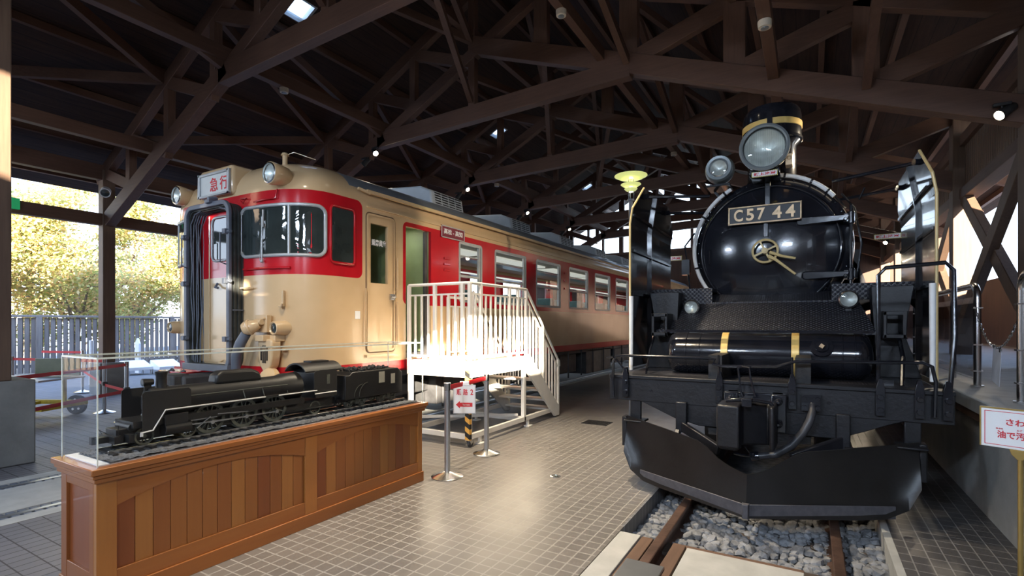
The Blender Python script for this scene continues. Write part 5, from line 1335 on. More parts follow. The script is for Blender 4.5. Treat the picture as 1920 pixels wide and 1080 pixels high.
b = MB(); b.prism([(2.02, 1.17), (2.03, 1.235), (2.07, 1.262), (2.30, 1.262), (2.36, 1.235), (2.38, 1.17)], 'x', MXc-.055, MXc+.055); b.build('dome', m_mod, ml, bevel=.02, bseg=3)
b = MB(); b.prism([(2.78, 1.04), (2.78, 1.19), (2.80, 1.21), (2.84, 1.215), (3.00, 1.215), (3.02, 1.19), (3.02, .98), (2.80, .98)], 'x', MXc-HW, MXc+HW); o = b.build('cab', m_mod, ml, bevel=.004)
b = MB(); b.lathe((MXc, 2.64, 1.14), (0, 1, 0), [(.148, 0), (.148, .46)], 40); vs = [v for v in b.v]
b = MB(); n = 14
for y0, y1 in ((2.70, 3.08),):
    vs = [(MXc+.15*math.sin(R(-62+124*i/n)), y, 1.15+.125*math.cos(R(-62+124*i/n))) for y in (y0, y1) for i in range(n+1)]+[(MXc+.15*math.sin(R(-62+124*i/n)), y, 1.138+.125*math.cos(R(-62+124*i/n))) for y in (y0, y1) for i in range(n+1)]
    b.add(vs, [(i, i+1, n+2+i, n+1+i) for i in range(n)]+[(2*n+2+i, 3*n+3+i, 3*n+4+i, 2*n+3+i) for i in range(n)]+[(i, 2*n+2+i, 2*n+3+i, i+1) for i in range(n)])
b.bx(MXc-.05, MXc+.05, 2.82, 3.0, 1.27, 1.285); b.build('cab_roof', m_mod, o)
b = MB(); b.bx(MXc+HW, MXc+HW+.002, 2.91, 2.94, 1.09, 1.17); b.build('window_shutter', m_moda, o)
b = MB()
for s in (-1, 1): b.bx(MXc+s*HW-.012, MXc+s*HW+.012, 1.66, 2.78, 1.044, 1.056); b.bar((MXc+s*HW, 1.66, 1.053), (MXc+s*HW, 1.585, .938), .02, .008, (1, 0, 0)); b.bx(MXc+s*HW-.012, MXc+s*HW+.012, 1.50, 1.59, .928, .938)
b.bx(MXc-HW, MXc+HW, 1.46, 1.49, .88, .93); b.bx(MXc-.12, MXc+.12, 1.49, 2.7, .96, 1.0)
b.build('running_board', m_mod, ml)
b = MB(); s = 1; x = MXc+HW+.013
b.tube([(x, 1.52, .932), (x, 1.585, .938), (x, 1.655, 1.054), (x, 2.34, 1.052)], .0045, 6); b.tube([(x, 2.45, 1.050), (x, 2.80, 1.048)], .0045, 6); b.tube([(x, 2.78, 1.02), (x, 3.0, 1.02)], .0045, 6); b.bx(x-.003, x+.003, 1.515, 1.53, .91, .936)
b.build('white_line', m_line, ml, smooth=0)
b = MB()
for s in (-1, 1): b.cyl((MXc+s*.105, 1.66, .925), (MXc+s*.105, 1.82, .925), .042, seg=20); b.bx(MXc+s*.13-.004, MXc+s*.13+.004, 1.66, 1.80, .90, 1.02)
b.cyl((MXc-.09, 1.50, .965), (MXc+.09, 1.50, .965), .024, seg=16); b.build('cylinder', m_mod, ml, bevel=.003)
for y in (1.97, 2.215, 2.46): mw(y, .105, 14, 'driving_wheel', ml)
for y in (1.57, 1.83): mw(y, .055, 10, 'leading_wheel', ml, .066)
mw(2.84, .055, 10, 'trailing_wheel', ml, .066)
b = MB()
for s in (-1, 1):
    x = MXc+s*.098
    b.bar((x, 1.97, RZm+.08), (x, 2.46, RZm+.08), .008, .016, (1, 0, 0)); b.bar((x+s*.012, 1.80, .93), (x+s*.012, 2.215, RZm+.08), .008, .016, (1, 0, 0)); b.bar((x+s*.01, 1.80, .955), (x+s*.01, 2.0, .955), .006, .008, (1, 0, 0))
    b.bar((x+s*.02, 1.95, .965), (x+s*.02, 1.86, .90), .006, .01, (1, 0, 0)); b.bar((x+s*.02, 2.0, .975), (x+s*.02, 2.22, .96), .006, .01, (1, 0, 0))
    for y in (1.97, 2.215, 2.46): b.cyl((x-s*.01, y, RZm+.08), (x+s*.016, y, RZm+.08), .014, seg=12)
b.build('connecting_rods', m_steelg, ml)
b = MB(); b.bx(MXc-.07, MXc+.07, 1.42, 3.05, .875, .96); b.bar((MXc+.09, 2.55, .90), (MXc+.09, 3.0, .90), .01, .05, (1, 0, 0)); b.bar((MXc-.09, 2.55, .90), (MXc-.09, 3.0, .90), .01, .05, (1, 0, 0)); b.build('frame', m_mod, ml, bevel=.003)
b = MB(); b.bx(MXc-.10, MXc+.10, 1.40, 1.44, .88, .925); b.bx(MXc-.03, MXc+.03, 1.34, 1.42, .885, .92); b.bx(MXc-.032, MXc-.0, 1.325, 1.35, .88, .925); b.tube([(MXc+.1, 1.42, .92), (MXc+.1, 1.42, .99)], .003, 5); b.tube([(MXc-.02, 1.41, .93), (MXc-.03, 1.37, .96), (MXc, 1.355, .975), (MXc+.02, 1.37, .94)], .002, 5); b.tube([(MXc+.04, 1.42, .89), (MXc+.04, 1.41, .86), (MXc+.03, 1.43, .85)], .005, 6)
b.build('buffer_beam', m_mod, ml, bevel=.002)
b = MB(); b.tube([(MXc+.10, 1.75, 1.12), (MXc+.10, 2.64, 1.12)], .003, 5)
for y in (2.2, 2.35, 2.55): b.tube([(MXc+.06, y, 1.165), (MXc+.098, y, 1.10), (MXc+.105, y+.01, 1.05)], .0035, 5)
b.build('boiler_pipe', m_moda, ml)
tn = thing('model_tender', 'black scale model coal tender with two pale paper tags behind the model engine', 'model train', (MXc, 3.5, KT+.04))
b = MB(); b.prism([(3.10, .925), (3.10, 1.14), (3.15, 1.14), (3.18, 1.165), (3.76, 1.165), (3.82, 1.12), (3.82, .925)], 'x', MXc-.145, MXc+.145); tb = b.build('tank_body', m_mod, tn, bevel=.006)
b = MB(); rnd = random.Random(11)
for k in range(150): stone(b, (MXc+rnd.uniform(-.11, .11), rnd.uniform(3.20, 3.68), 1.168+rnd.uniform(0, .02)), rnd.uniform(.008, .016), rnd)
tag(b.build('coal', m_dark, tn, smooth=0, recalc=False), kind='stuff')
b = MB(); b.tube([(MXc+.147, 3.30+.10*math.cos(R(a)), .94+.11*math.sin(R(a))) for a in range(90, 181, 10)], .002, 4); b.tube([(MXc+.147, 3.36+.10*math.cos(R(a)), .94+.12*math.sin(R(a))) for a in range(90, 181, 10)], .002, 4); b.build('lining', m_moda, tb)
m_tagp = plain('pale paper tag', (0.36, 0.34, 0.27), .7)
for y, w, z0, z1 in ((3.50, .075, 1.04, 1.145), (3.66, .055, 1.02, 1.115)): MB().bx(MXc+.146, MXc+.148, y, y+w, z0, z1).build('paper_tag', m_tagp, tb)
for yc in (3.28, 3.68):
    for dy in (-.075, .075): mw(yc+dy, .048, 10, 'tender_wheel', tn, .066)
    b = MB()
    for s in (-1, 1):
        x = MXc+s*.088; b.bar((x, yc-.11, .90), (x, yc+.11, .90), .012, .014, (1, 0, 0)); b.bar((x, yc-.05, .905), (x, yc, .88), .012, .01, (1, 0, 0)); b.bar((x, yc+.05, .905), (x, yc, .88), .012, .01, (1, 0, 0)); b.bx(x-.008, x+.008, yc-.02, yc+.02, .87, .92)
        for dy in (-.075, .075): b.cyl((x, yc+dy, .89), (x+s*.014, yc+dy, .89), .012, seg=10)
    b.build('bogie_frame', m_steelg if False else m_moda, tn)
b = MB(); b.bx(MXc-.08, MXc+.08, 3.05, 3.86, .90, .93); b.build('underframe', m_mod, tn)

# ------------------------------------------------------------------ raised walkway on the right
pf = thing('raised_walkway', 'grey raised viewing walkway with a timber edge right of the steam engine', 'walkway', (2.8, 12, 0))
MB().prism([(1.15, 2.6), (1.15, 25.8), (4.55, 25.8), (4.55, 2.6)], 'z', .88, 1.0).build('deck', m_concl, pf, bevel=.012)
MB().bx(1.18, 1.27, 2.7, 25.8, .80, .88).build('timber_edge', m_guard, pf, bevel=.008)
m_tint = glass('railing glass', (0.93, 0.95, 0.97), .7, 0, .04)
def rail_panel(y0, y1, lab, mid=()):
    x = 1.38
    o = thing('glass_railing', lab, 'railing', (x, (y0+y1)/2, 1.0), 'glass railings along the walkway')
    b = MB(); r = .12; h = 1.97
    pts = [(x, y0, 1.0), (x, y0, h-r)]+[(x, y0+r-r*math.cos(R(a)), h-r+r*math.sin(R(a))) for a in (22, 45, 68, 90)]+[(x, y1-r+r*math.sin(R(a)), h-r+r*math.cos(R(a))) for a in (0, 22, 45, 68, 90)]+[(x, y1, 1.0)]
    b.tube(pts, .030, 14); b.build('steel_frame', m_chrome, o)
    for y in mid: MB().cyl((x, y, 1.0), (x, y, h-.02), .026, seg=14).build('post', m_chrome, o)
    MB().bx(x-.005, x+.005, y0+.05, y1-.05, 1.06, 1.86).build('glass_panel', m_tint, o, smooth=0)
    b = MB()
    for y in (y0, y1): 
        for z in (1.15, 1.40, 1.75): b.bx(x-.035, x+.035, y-.035, y+.07 if y == y0 else y+.035, z-.006, z+.006)
        b.cyl((x, y, 1.0), (x, y, 1.015), .05, seg=16)
    b.build('glass_clamp', m_chrome, o)
    return o
rail_panel(6.42, 9.3, 'glass railing panel directly behind the engine hand rail on the walkway', (7.35,))
rail_panel(9.7, 14.0, 'glass railing panel farther along the walkway', (11.8,))
rail_panel(3.2, 5.24, 'glass railing panel cut by the right edge of the picture')
# chain and notice
P0, P1_ = Vector((1.36, 6.40, 1.76)), Vector((1.36, 5.26, 1.62))
N = 42; b = MB()
def chp(t): 
    p = P0.lerp(P1_, t); p.z -= .34*4*t*(1-t)*.85; return p
for i in range(N):
    a, c = chp(i/N), chp((i+1)/N); m_ = (a+c)/2; d = (c-a).normalized(); l = (c-a).length*.72
    u = d.cross(Vector((1, 0, 0))).normalized() if i % 2 else Vector((1, 0, 0))
    b.tube([m_+d*(l*math.cos(2*PI*k/10))+u*(.009*math.sin(2*PI*k/10)) for k in range(10)], .0032, 5, closed=True)
tag(b.build('chain', m_chrome), 'steel chain sagging between two railing posts on the walkway', 'chain')
o = thing('notice_sheet', 'pale laminated notice sheet hanging from the walkway chain', 'notice', (1.36, 5.72, 1.3))
M_ = Matrix.Translation((1.36, 5.76, 1.24)) @ Matrix.Rotation(R(10), 4, 'X')
b = MB(); b.box((0, 0, -.0), (.004, .21, .30), M_); b.build('sheet', plain('laminated sheet', (0.70, 0.72, 0.78), .35), o)
b = MB(); b.box((0, -.08, .155), (.012, .03, .03), M_); b.box((0, .08, .155), (.012, .03, .03), M_); b.build('clip', m_chrome, o)
# red and white warning sign on a brass stand
o = thing('warning_sign', 'white sign with red characters on a brass stand at the right edge', 'sign', (1.03, 3.98, 0))
d_ = 2.95
A = Vector((0.873, 3.93, 0)); Bp = Vector((1.152, 3.80, 0))
ang = math.atan2(Bp.y-A.y, Bp.x-A.x); C0 = (A+Bp)/2; o.location = (C0.x, C0.y, 0); o.rotation_euler = (0, 0, ang)
W = (Bp-A).length/2+.01
m_gold = plain('brass stand', (0.52, 0.36, 0.12), .3, .7, .1)
bd = at('board', MB().bx(-W, W, -.006, .006, .895, 1.115), m_signw, o, bevel=.002)
b = MB()
for a in ((-W+.015, W-.015, 1.098, 1.101), (-W+.015, W-.015, .909, .912), (-W+.015, -W+.018, .909, 1.101), (W-.018, W-.015, .909, 1.101)): b.bx(a[0], a[1], -.0075, -.006, a[2], a[3])
at('border', b, m_signred, bd, smooth=0)
for s, x, z, w, h in (('さわると', .02, 1.045, .155, .036), ('油で汚れます', .02, .972, .23, .042), ('あぶら', -.085, 1.004, .03, .009), ('よご', -.003, 1.004, .022, .009)):
    q = text('lettering', s, m_signred, None, (x, -.007, z), (R(90), 0, 0), w=w, h=h, bold=.02); q.parent = bd
b = MB(); b.bx(-W, W, -.008, .008, 1.113, 1.122); b.bx(-W-.006, -W, -.008, .008, .895, 1.122); at('top_channel', b, m_gold, o)
b = MB(); b.prism([(-.045, .895), (.045, .895), (.035, .865), (.012, .84), (-.012, .84), (-.035, .865)], 'y', -.012, .012); at('bracket', b, m_gold, o, bevel=.003)
at('pole', MB().cyl((0, 0, .03), (0, 0, .86), .0125, seg=14), m_gold, o); at('base', MB().lathe((0, 0, 0), (0, 0, 1), [(.13, 0), (.13, .01), (.02, .035)], 28), m_gold, o)
q = text('bracket_lettering', '出口', m_blackm, None, (0, -.0125, .872), (R(90), 0, 0), w=.03, h=.012); 
bpy.data.objects.remove(q)

# ------------------------------------------------------------------ small fittings
o = thing('floor_lamp', 'small round recessed light in the tiled floor', 'floor light', (-2.30, 4.81, 0))
MB().lathe((-2.30, 4.81, 0), (0, 0, 1), [(.055, 0), (.055, .004), (.038, .006), (.036, .001)], 28).build('ring', m_chrome, o); MB().lathe((-2.30, 4.81, .001), (0, 0, 1), [(.036, 0), (.03, .004), (.001, .006)], 24).build('lens', m_lens, o)
o = thing('floor_grate', 'dark metal grate set in the tiled floor behind the engine step', 'grate', (-2.96, 7.74, 0))
b = MB(); M_ = Matrix.Translation((-2.96, 7.74, 0))
for k in range(12): b.box((-.19+.0345*k, 0, .004), (.018, .30, .008), M_)
for s in (-1, 1): b.box((0, s*.15, .004), (.42, .02, .009), M_); b.box((s*.2, 0, .004), (.02, .3, .009), M_)
b.box((0, 0, -.005), (.4, .3, .012), M_); b.build('bars', m_blackm, o, smooth=0)

m_det = plain('detector cream plastic', (0.62, 0.54, 0.42), .5)
for (x, y, z), lab in zip(((-3.40, 7.33, 6.57), (-.50, 7.30, 5.51), (-9.05, 6.42, 6.30), (-9.05, 14.4, 6.30), (-3.40, 15.06, 6.57)),
        ('cream smoke detector on a roof beam left of the chimney', 'cream smoke detector on the roof beam above the steam engine', 'cream smoke detector on a roof beam above the railcar front', 'small far smoke detector above the railcar roof', 'small far smoke detector near the round engine headlamp')):
    o = thing('smoke_detector', lab, 'smoke detector', (x, y, z), 'smoke detectors on the roof beams')
    MB().lathe((x, y, z), (0, 0, -1), [(.085, 0), (.085, .03), (.082, .06), (.078, .085), (.05, .09)], 28, True, True).build('housing', m_det, o)
    b = MB(); b.lathe((x, y, z-.09), (0, 0, -1), [(.05, 0), (.048, .008), (.03, .010)], 24, False, True); b.lathe((x-.0, y-.03, z-.098), (0, 0, -1), [(.014, 0), (.012, .006)], 12); b.build('sensor', m_lampg, o)
# spotlights on the trusses
def spot(loc, target, lab, power, two=False, size=65, group='track spotlights on the trusses'):
    o = thing('spotlight', lab, 'spotlight', loc, group); L = Vector(loc); d = (Vector(target)-L).normalized()
    MB().bx(L.x-.09, L.x+.09, L.y-.03, L.y+.03, L.z+.10, L.z+.14).build('mount', m_blackm, o, bevel=.004)
    b = MB(); b.tube([(L.x, L.y, L.z+.1), (L.x, L.y, L.z+.03), L-d*.08], .012, 8); b.build('arm', m_blackm, o)
    b = MB(); b.lathe(L-d*.1, d, [(.04, -.10), (.055, -.08), (.06, .03), (.07, .10), (.07, .15), (.064, .15), (.06, .12)], 24, True, False); b.build('lamp_body', m_blackm, o)
    b = MB(); b.lathe(L-d*.1, d, [(.061, .125), (.001, .128)], 24, False, False); b.build('lens', m_wlit if power > 0 else m_lens, o)
    if power > 0:
        ld = bpy.data.lights.new('bulb', 'SPOT'); ld.energy = power; ld.spot_size = R(size); ld.spot_blend = .8; ld.color = (1.0, .84, .62); ld.shadow_soft_size = .08
        lo = bpy.data.objects.new('bulb', ld); COL.objects.link(lo); lo.parent = o; lo.location = d*.09; lo.rotation_euler = d.to_track_quat('-Z', 'Y').to_euler()
    return o
for i, y in enumerate((9.2, 13.1, 17.0, 20.9)):
    n_ = ('nearest of the row', 'second of the row', 'third of the row', 'farthest lit one of the row')[i]
    spot((-9.25, y-.12, 5.82), (-5.2+.0*i, y-2.0, 2.4), 'lit spotlight under a truss knee above the railcar, '+n_, 260)
    spot((-9.62, y-.12, 5.62), (-12, y-3, 1.0), 'unlit spotlight beside a lit one above the railcar, '+n_, 0)
spot((2.18, 9.0, 4.36), (-.9, 7.2, 2.0), 'lit spotlight on the column at the right edge', 700, size=80)
spot((2.18, 16.85, 4.3), (0, 14, 1.5), 'lit spotlight far behind the right smoke deflector', 250)
spot((2.18, 20.75, 4.3), (0, 17, 1.5), 'farthest spotlight behind the right smoke deflector', 250)
spot((-2.9, 5.15, 5.95), (-2.6, 5.0, 0), 'added spotlight out of view under the truss above the floor aisle', 900, size=75)  # added lamp, out of view, to brighten the aisle floor
spot((-2.9, 1.25, 5.95), (-3.0, 3.6, 0), 'added spotlight out of view overhead near the camera', 450, size=80)  # added lamp, out of view, lighting the floor by the cabinet
for x, lab in ((-6.5, 'added flat fill lamp behind the camera on the left'), (-2.2, 'added flat fill lamp behind the camera in the middle'), (1.3, 'added flat fill lamp behind the camera on the right')):  # fill lights added out of view to brighten the hall
    o = thing('added_fill_lamp', lab, 'lamp', (x, -3.8, 4.3), 'added flat fill lamps')
    MB().bx(x-.6, x+.6, -4.1, -3.5, 4.3, 4.36).build('housing', m_greyp, o, bevel=.01)
    MB().bx(x-.57, x+.57, -4.07, -3.53, 4.292, 4.3).build('diffuser', emit('fill lamp glow', (.75, .86, 1.0), 4.0), o)
    for dx in (-.5, .5): MB().cyl((x+dx, -3.8, 4.36), (x+dx, -3.8, 4.62 if x > 0 else 5.95), .006, seg=6).build('wire', m_blackm, o)
    ld = bpy.data.lights.new('tube', 'AREA'); ld.shape = 'RECTANGLE'; ld.size = 1.1; ld.size_y = .5; ld.energy = 210; ld.color = (.66, .80, 1.0)
    lo = bpy.data.objects.new('tube', ld); COL.objects.link(lo); lo.parent = o; lo.location = (0, 0, -.02); lo.rotation_euler = (R(35), 0, 0)
# glowing glass lamp on a pole
o = thing('street_lamp', 'yellow green glowing three tier glass lamp above the left smoke deflector', 'lamp', (-2.62, 8.45, 0))
m_lampy, nt, bs = nodes('glowing yellow green glass')
bs.inputs['Base Color'].default_value = (.62, .66, .25, 1); bs.inputs['Emission Color'].default_value = (.66, .72, .28, 1); bs.inputs['Emission Strength'].default_value = .38; bs.inputs['Roughness'].default_value = .25
m_bulb = emit('lamp bulb', (1.0, .98, .6), 8)
lx, ly = -2.62, 8.45
MB().lathe((lx, ly, 4.05), (0, 0, 1), [(.03, .0), (.10, -.005), (.20, .02), (.275, .06), (.27, .07), (.19, .085), (.08, .10), (.02, .10)], 40, False, True).build('upper_shade', m_lampy, o)
MB().lathe((lx, ly, 3.93), (0, 0, 1), [(.05, -.02), (.12, .0), (.17, .035), (.165, .042), (.10, .03), (.05, .02)], 36, False, False).build('middle_shade', m_lampy, o)
MB().lathe((lx, ly, 3.86), (0, 0, 1), [(.04, -.02), (.08, .0), (.11, .03), (.105, .035), (.06, .02)], 32, False, False).build('lower_shade', m_lampy, o)
MB().cyl((lx, ly, 3.84), (lx, ly, 4.0), .04, seg=16).build('bulb', m_bulb, o)
b = MB(); b.cyl((lx, ly, 0), (lx, ly, 3.72), .035, seg=14)
for k in range(3): t = 2*PI*k/3; b.tube([(lx+.05*math.cos(t), ly+.05*math.sin(t), 3.70), (lx+.05*math.cos(t), ly+.05*math.sin(t), 4.05)], .006, 6)
b.lathe((lx, ly, 3.68), (0, 0, 1), [(.06, 0), (.06, .03)], 16); b.build('pole', m_greyp, o)
# camera, exit sign
o = thing('security_camera', 'white security camera on the slim left post', 'camera', (-13.66, 5.15, 4.5))
d = Vector((.75, -.35, -.35)).normalized(); c = Vector((-13.52, 5.14, 4.52))
MB().lathe(c, d, [(.07, -.22), (.095, -.2), (.10, .0), (.10, .06), (.085, .06), (.08, .02)], 24, True, False).build('body', m_signw, o)
MB().lathe(c, d, [(.085, .03), (.001, .045)], 20, False, False).build('lens', m_dglass, o); MB().bar((-13.74, 5.18, 4.62), (-13.56, 5.14, 4.55), .04, .04).build('bracket', m_signw, o)
tag(MB().bx(-13.76, -13.70, 3.60, 3.78, 3.90, 4.12).build('exit_sign', emit('green sign', (0.02, .40, .14), .2), bevel=.004), 'green exit sign on the lower girt beside the near left column', 'sign')

# ------------------------------------------------------------------ yellow track trolley on the left
tr = thing('track_trolley', 'yellow hand trolley with dark wheels behind the red belts', 'trolley', (-11.1, 3.3, 0))
m_yel = plain('old yellow paint', (0.50, 0.36, 0.03), .5, 0, .25, 8)
ax = Matrix.Translation((-11.5, 3.1, 0)) @ Matrix.Rotation(R(28), 4, 'Z')
def TM(b_, *a): return b_.bx(*a, M=ax)
b = MB(); TM(b, -.9, .9, -.42, -.36, .20, .27); TM(b, -.9, .9, .36, .42, .20, .27); TM(b, -.9, -.84, -.42, .42, .20, .27); TM(b, .84, .9, -.42, .42, .20, .27); TM(b, -.1, .1, -.42, .42, .2, .25); b.build('frame', m_yel, tr, bevel=.006)
b = MB()
for x in (-.55, .55):
    for y in (-.34, .34): TM(b, x-.02, x+.02, y-.02, y+.02, .25, .66)
TM(b, -.02, .02, -.36, -.32, .2, .98); b.build('upright', m_yel, tr)
b = MB(); TM(b, -.75, .85, -.42, .42, .66, .69); b.build('bench_top', m_steelg, tr, bevel=.006)
b = MB(); TM(b, .05, .85, .30, .34, .70, 1.0); b.build('back_board', plain('olive board', (.14, .15, .09), .5), tr, bevel=.01)
b = MB(); TM(b, -.70, -.35, -.25, .15, .70, .86); b.build('engine_box', m_blackm, tr, bevel=.02)
for x in (-.62, .62):
    for y in (-.50, .50):
        b = MB(); c0 = ax @ Vector((x, y-.03, .17)); c1 = ax @ Vector((x, y+.03, .17)); b.cyl(c0, c1, .17, seg=28); o2 = b.build('wheel', m_blackm, tr)
        b = MB(); 
        for k in range(5):
            t = 2*PI*k/5+.4; p = ax @ Vector((x+.09*math.cos(t), y-.033, .17+.09*math.sin(t))); q = ax @ Vector((x+.09*math.cos(t), y-.028, .17+.09*math.sin(t))); b.cyl(p, q, .022, seg=10)
        b.build('wheel_hole', m_signw, o2)
b = MB(); p = [ax @ Vector(v) for v in ((-.2, -.38, .62), (.0, -.40, .42), (.05, -.42, .45))]; b.bar(p[0], p[1], .05, .03); p = [ax @ Vector(v) for v in ((.5, -.38, .62), (.25, -.40, .42))]; b.bar(p[0], p[1], .05, .03)
b.build('brake_lever', m_blackm, tr)

# ------------------------------------------------------------------ outside on the left
fn = thing('board_fence', 'weathered vertical board fence outside the open left side', 'fence', (-20.6, 8, 0))
FX = -20.6; y = -6
b = MB(); k = 0
while y < 32:
    b.bx(FX-.012, FX+.012, y, y+.10, .08, 1.78); y += .155
b.build('boards', m_fence, fn, smooth=0)
y = -6; b = MB()
while y < 32:
    b.bx(FX-.06, FX-.045, y+.11, y+.14, .08, 1.78); y += .155
b.build('rear_boards', m_fence, fn, smooth=0)
MB().bx(FX-.08, FX+.08, -6, 32, 1.80, 1.87).build('cap_rail', m_fence, fn, bevel=.01); MB().bx(FX-.04, FX-.012, -6, 32, .25, .35).build('lower_rail', m_fence, fn)
y = -5.3
while y < 32:
    MB().bx(FX-.05, FX+.10, y-.07, y+.07, 0, 1.80).build('fence_post', m_fence, fn, bevel=.01); y += 1.9
# trees
m_leaf, nt, bs = nodes('autumn leaves')
gi = nt.nodes.new('ShaderNodeNewGeometry'); r_ = ramp(nt, gi.outputs['Random Per Island'], [(0, (.36, .43, .15)), (.35, (.52, .53, .24)), (.6, (.72, .60, .33)), (.8, (.68, .44, .24)), (1, (.32, .42, .14))])
nt.links.new(r_, bs.inputs['Base Color']); bs.inputs['Roughness'].default_value = .6
ts_ = nt.nodes.new('ShaderNodeBsdfTranslucent'); nt.links.new(r_, ts_.inputs['Color']); ms = nt.nodes.new('ShaderNodeMixShader'); ms.inputs[0].default_value = .5
nt.links.new(bs.outputs[0], ms.inputs[1]); nt.links.new(ts_.outputs[0], ms.inputs[2]); nt.links.new(ms.outputs[0], nt.nodes['Material Output'].inputs['Surface'])
m_bark = plain('pale bark', (.20, .16, .13), .85, 0, .3, 6, .4, 20)
def tree(x, y, h, rx, n, seed, lab):
    o = thing('tree', lab, 'tree', (x, y, 0), 'autumn trees beyond the fence'); rnd = random.Random(seed)
    b = MB(); tips = []
    top = Vector((x+.2, y+.1, h*.45)); b.tube([(x, y, 0), (x+.05, y, h*.2), top], [.17, .14, .10], 10)
    for i in range(11):
        a = rnd.uniform(0, 6.28); st_ = Vector((x+.1, y+.05, h*rnd.uniform(.16, .45))); e = Vector((x+rx*rnd.uniform(.5, .95)*math.cos(a), y+rx*rnd.uniform(.5, .95)*math.sin(a), h*rnd.uniform(.22, .97)))
        m_ = st_.lerp(e, .5)+Vector((rnd.uniform(-.3, .3), rnd.uniform(-.3, .3), .25)); b.tube([st_, m_, e], [.07, .045, .015], 6); tips += [m_, e, m_.lerp(e, .5)]
        for j in range(3):
            t = rnd.uniform(.4, .9); s0 = m_.lerp(e, t); s1 = s0+Vector((rnd.uniform(-.9, .9), rnd.uniform(-.9, .9), rnd.uniform(-.1, .6))); b.tube([s0, s1], [.02, .008], 5); tips += [s1, s0.lerp(s1, .5)]
    b.build('trunk', m_bark, o)
    b = MB()
    for i in range(n):
        c = rnd.choice(tips)+Vector((rnd.gauss(0, .34), rnd.gauss(0, .34), rnd.gauss(0, .26)))
        s = rnd.uniform(.04, .09); u = Vector((rnd.gauss(0, 1), rnd.gauss(0, 1), rnd.gauss(0, .6))).normalized(); w = u.orthogonal().normalized()*s*.6
        b.add([c-u*s, c+w, c+u*s, c-w], [(0, 1, 2, 3)])
    tag(b.build('foliage', m_leaf, o, smooth=0, recalc=False), kind='stuff')
tree(-24.0, 5.0, 7.4, 3.3, 24000, 1, 'yellow green autumn tree beyond the fence left of the slim post')
tree(-25.5, 10.5, 7.8, 3.7, 24000, 2, 'yellow green autumn tree beyond the fence right of the slim post')
tree(-26.5, 15.5, 6.6, 3.2, 14000, 3, 'autumn tree beyond the fence next to the railcar side')
tree(-24.6, 1.0, 6.8, 3.2, 16000, 4, 'autumn tree beyond the fence behind the near left column')
tree(-27.5, 7.8, 8.4, 3.8, 26000, 5, 'taller autumn tree standing farther back between the two by the slim post')
tree(-23.6, 8.0, 4.6, 2.3, 12000, 6, 'low autumn tree close behind the fence beside the slim post')
# small white models outside
o = thing('crossing_post', 'small white pointed post outside by the fence', 'post', (-19.2, 8.2, 0))
MB().prism([(-19.33, -.03), (-19.07, -.03), (-19.07, .95), (-19.2, 1.12), (-19.33, .95)], 'y', 8.17, 8.23).build('board', m_signw, o); MB().bx(-19.22, -19.18, 8.15, 8.17, .55, .65).build('mark', m_blackm, o)
for x, y, lab in ((-18.6, 7.9, 'low white slanted display box outside left of the pointed post'), (-18.2, 8.6, 'low white slanted display box outside right of the pointed post')):
    o = thing('display_box', lab, 'display box', (x, y, 0), 'white display boxes outside')
    MB().prism([(x-.3, .12), (x+.3, .12), (x+.3, .22), (x-.3, .42)], 'y', y-.35, y+.35).build('box', m_signw, o, bevel=.01)
    b = MB()
    for dx in (-.25, .25):
        for dy in (-.3, .3): b.cyl((x+dx, y+dy, -.03), (x+dx, y+dy, .14), .02, seg=8)
    b.build('leg', m_steelg, o)
o = thing('outdoor_post', 'slim white tube post outside in front of the fence', 'post', (-16.6, 6.0, 0)); MB().cyl((-16.6, 6.0, -.03), (-16.6, 6.0, 1.15), .05, seg=16).build('tube', m_signw, o)
o = thing('utility_pole', 'grey utility pole outside beyond the right columns', 'pole', (7.6, 26, 0)); MB().cyl((7.55, 21.0, 0), (7.55, 21.0, 12), .16, .12, seg=16).build('shaft', m_conc, o)
MB().bx(7.3, 7.8, 20.95, 21.05, 9, 9.1).build('crossarm', m_steelg, o)
b = MB(); b.bx(11.5, 24, 14, 40, 0, 6.6); b.prism([(11.0, 6.6), (24.5, 6.6), (17.5, 8.6)], 'y', 13.8, 40.2)
o = thing('building', 'pale house wall outside beyond the right side of the hall', 'building', (15, 25, 0)); MB().bx(11.5, 24, 30, 48, 0, 4.4).build('wall', m_signw, o); MB().prism([(11.0, 4.4), (24.5, 4.4), (17.5, 6.2)], 'y', 29.6, 48.4).build('roof', m_roof, o)

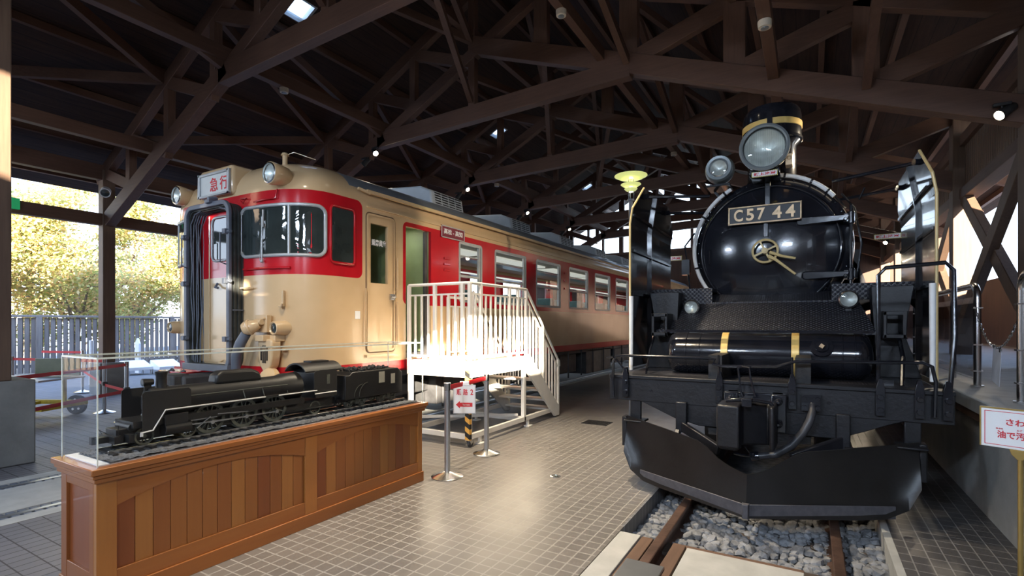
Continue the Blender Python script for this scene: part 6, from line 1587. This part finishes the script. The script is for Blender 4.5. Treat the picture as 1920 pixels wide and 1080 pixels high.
# ------------------------------------------------------------------ separate pieces of one kind become parts of their own
def split_clusters(o, gap=0.004):
    me = o.data; n = len(me.vertices)
    par = list(range(n))
    def find(a):
        while par[a] != a: par[a] = par[par[a]]; a = par[a]
        return a
    for e in me.edges:
        a, c = find(e.vertices[0]), find(e.vertices[1])
        if a != c: par[a] = c
    isl = {}
    for v in me.vertices: isl.setdefault(find(v.index), []).append(v.index)
    keys = list(isl); bb = {}
    for k in keys:
        cs = [me.vertices[i].co for i in isl[k]]
        bb[k] = ([min(c[a] for c in cs)-gap for a in range(3)], [max(c[a] for c in cs)+gap for a in range(3)])
    grp = {k: k for k in keys}
    def gf(a):
        while grp[a] != a: a = grp[a]
        return a
    for i, a in enumerate(keys):
        for c in keys[i+1:]:
            A, B = bb[a], bb[c]
            if all(A[0][d] <= B[1][d] and B[0][d] <= A[1][d] for d in range(3)):
                ra, rc = gf(a), gf(c)
                if ra != rc: grp[ra] = rc
    cl = {}
    for k in keys: cl.setdefault(gf(k), []).extend(isl[k])
    if len(cl) < 2: return
    sets = [set(v) for v in cl.values()]
    for s in sets[1:]:
        c = o.copy(); c.data = me.copy(); COL.objects.link(c); c.parent = o.parent
        bm = bmesh.new(); bm.from_mesh(c.data); bm.verts.ensure_lookup_table()
        bmesh.ops.delete(bm, geom=[v for v in bm.verts if v.index not in s], context='VERTS'); bm.to_mesh(c.data); bm.free()
        for ch in list(o.children): pass
    bm = bmesh.new(); bm.from_mesh(me); bm.verts.ensure_lookup_table()
    bmesh.ops.delete(bm, geom=[v for v in bm.verts if v.index not in sets[0]], context='VERTS'); bm.to_mesh(me); bm.free()
SPLIT = {'step_frame', 'plough_bracket', 'stile', 'white_marker_rod', 'beam_bracket', 'tank_fitting', 'deck_pipe', 'frame_fitting', 'hinge', 'hand_rail', 'hand_rail_bracket',
         'deflector_stay', 'grab_handle', 'door_light', 'luggage_rack', 'roof_grab_rail', 'cylinder', 'dome', 'buffer_beam', 'brake_hose', 'glass_clamp', 'upright', 'stiffener',
         'end_plate', 'lamp_conduit', 'end_frame', 'running_board', 'boiler_pipe', 'vestibule_panel', 'interior_lining', 'leg', 'bogie_frame', 'coupler_yoke', 'hose_fitting', 'tag', 'main_frame', 'gutter', 'jumper_bracket', 'brake_coupling', 'horn_cover', 'lamp_bracket', 'clip', 'louvre', 'wheel_hole', 'side_panel'}
import re
for o in [x for x in bpy.data.objects if x.type == 'MESH' and x.parent is not None]:
    if re.sub(r'\.\d+$', '', o.name) in SPLIT and len(o.children) == 0: split_clusters(o)
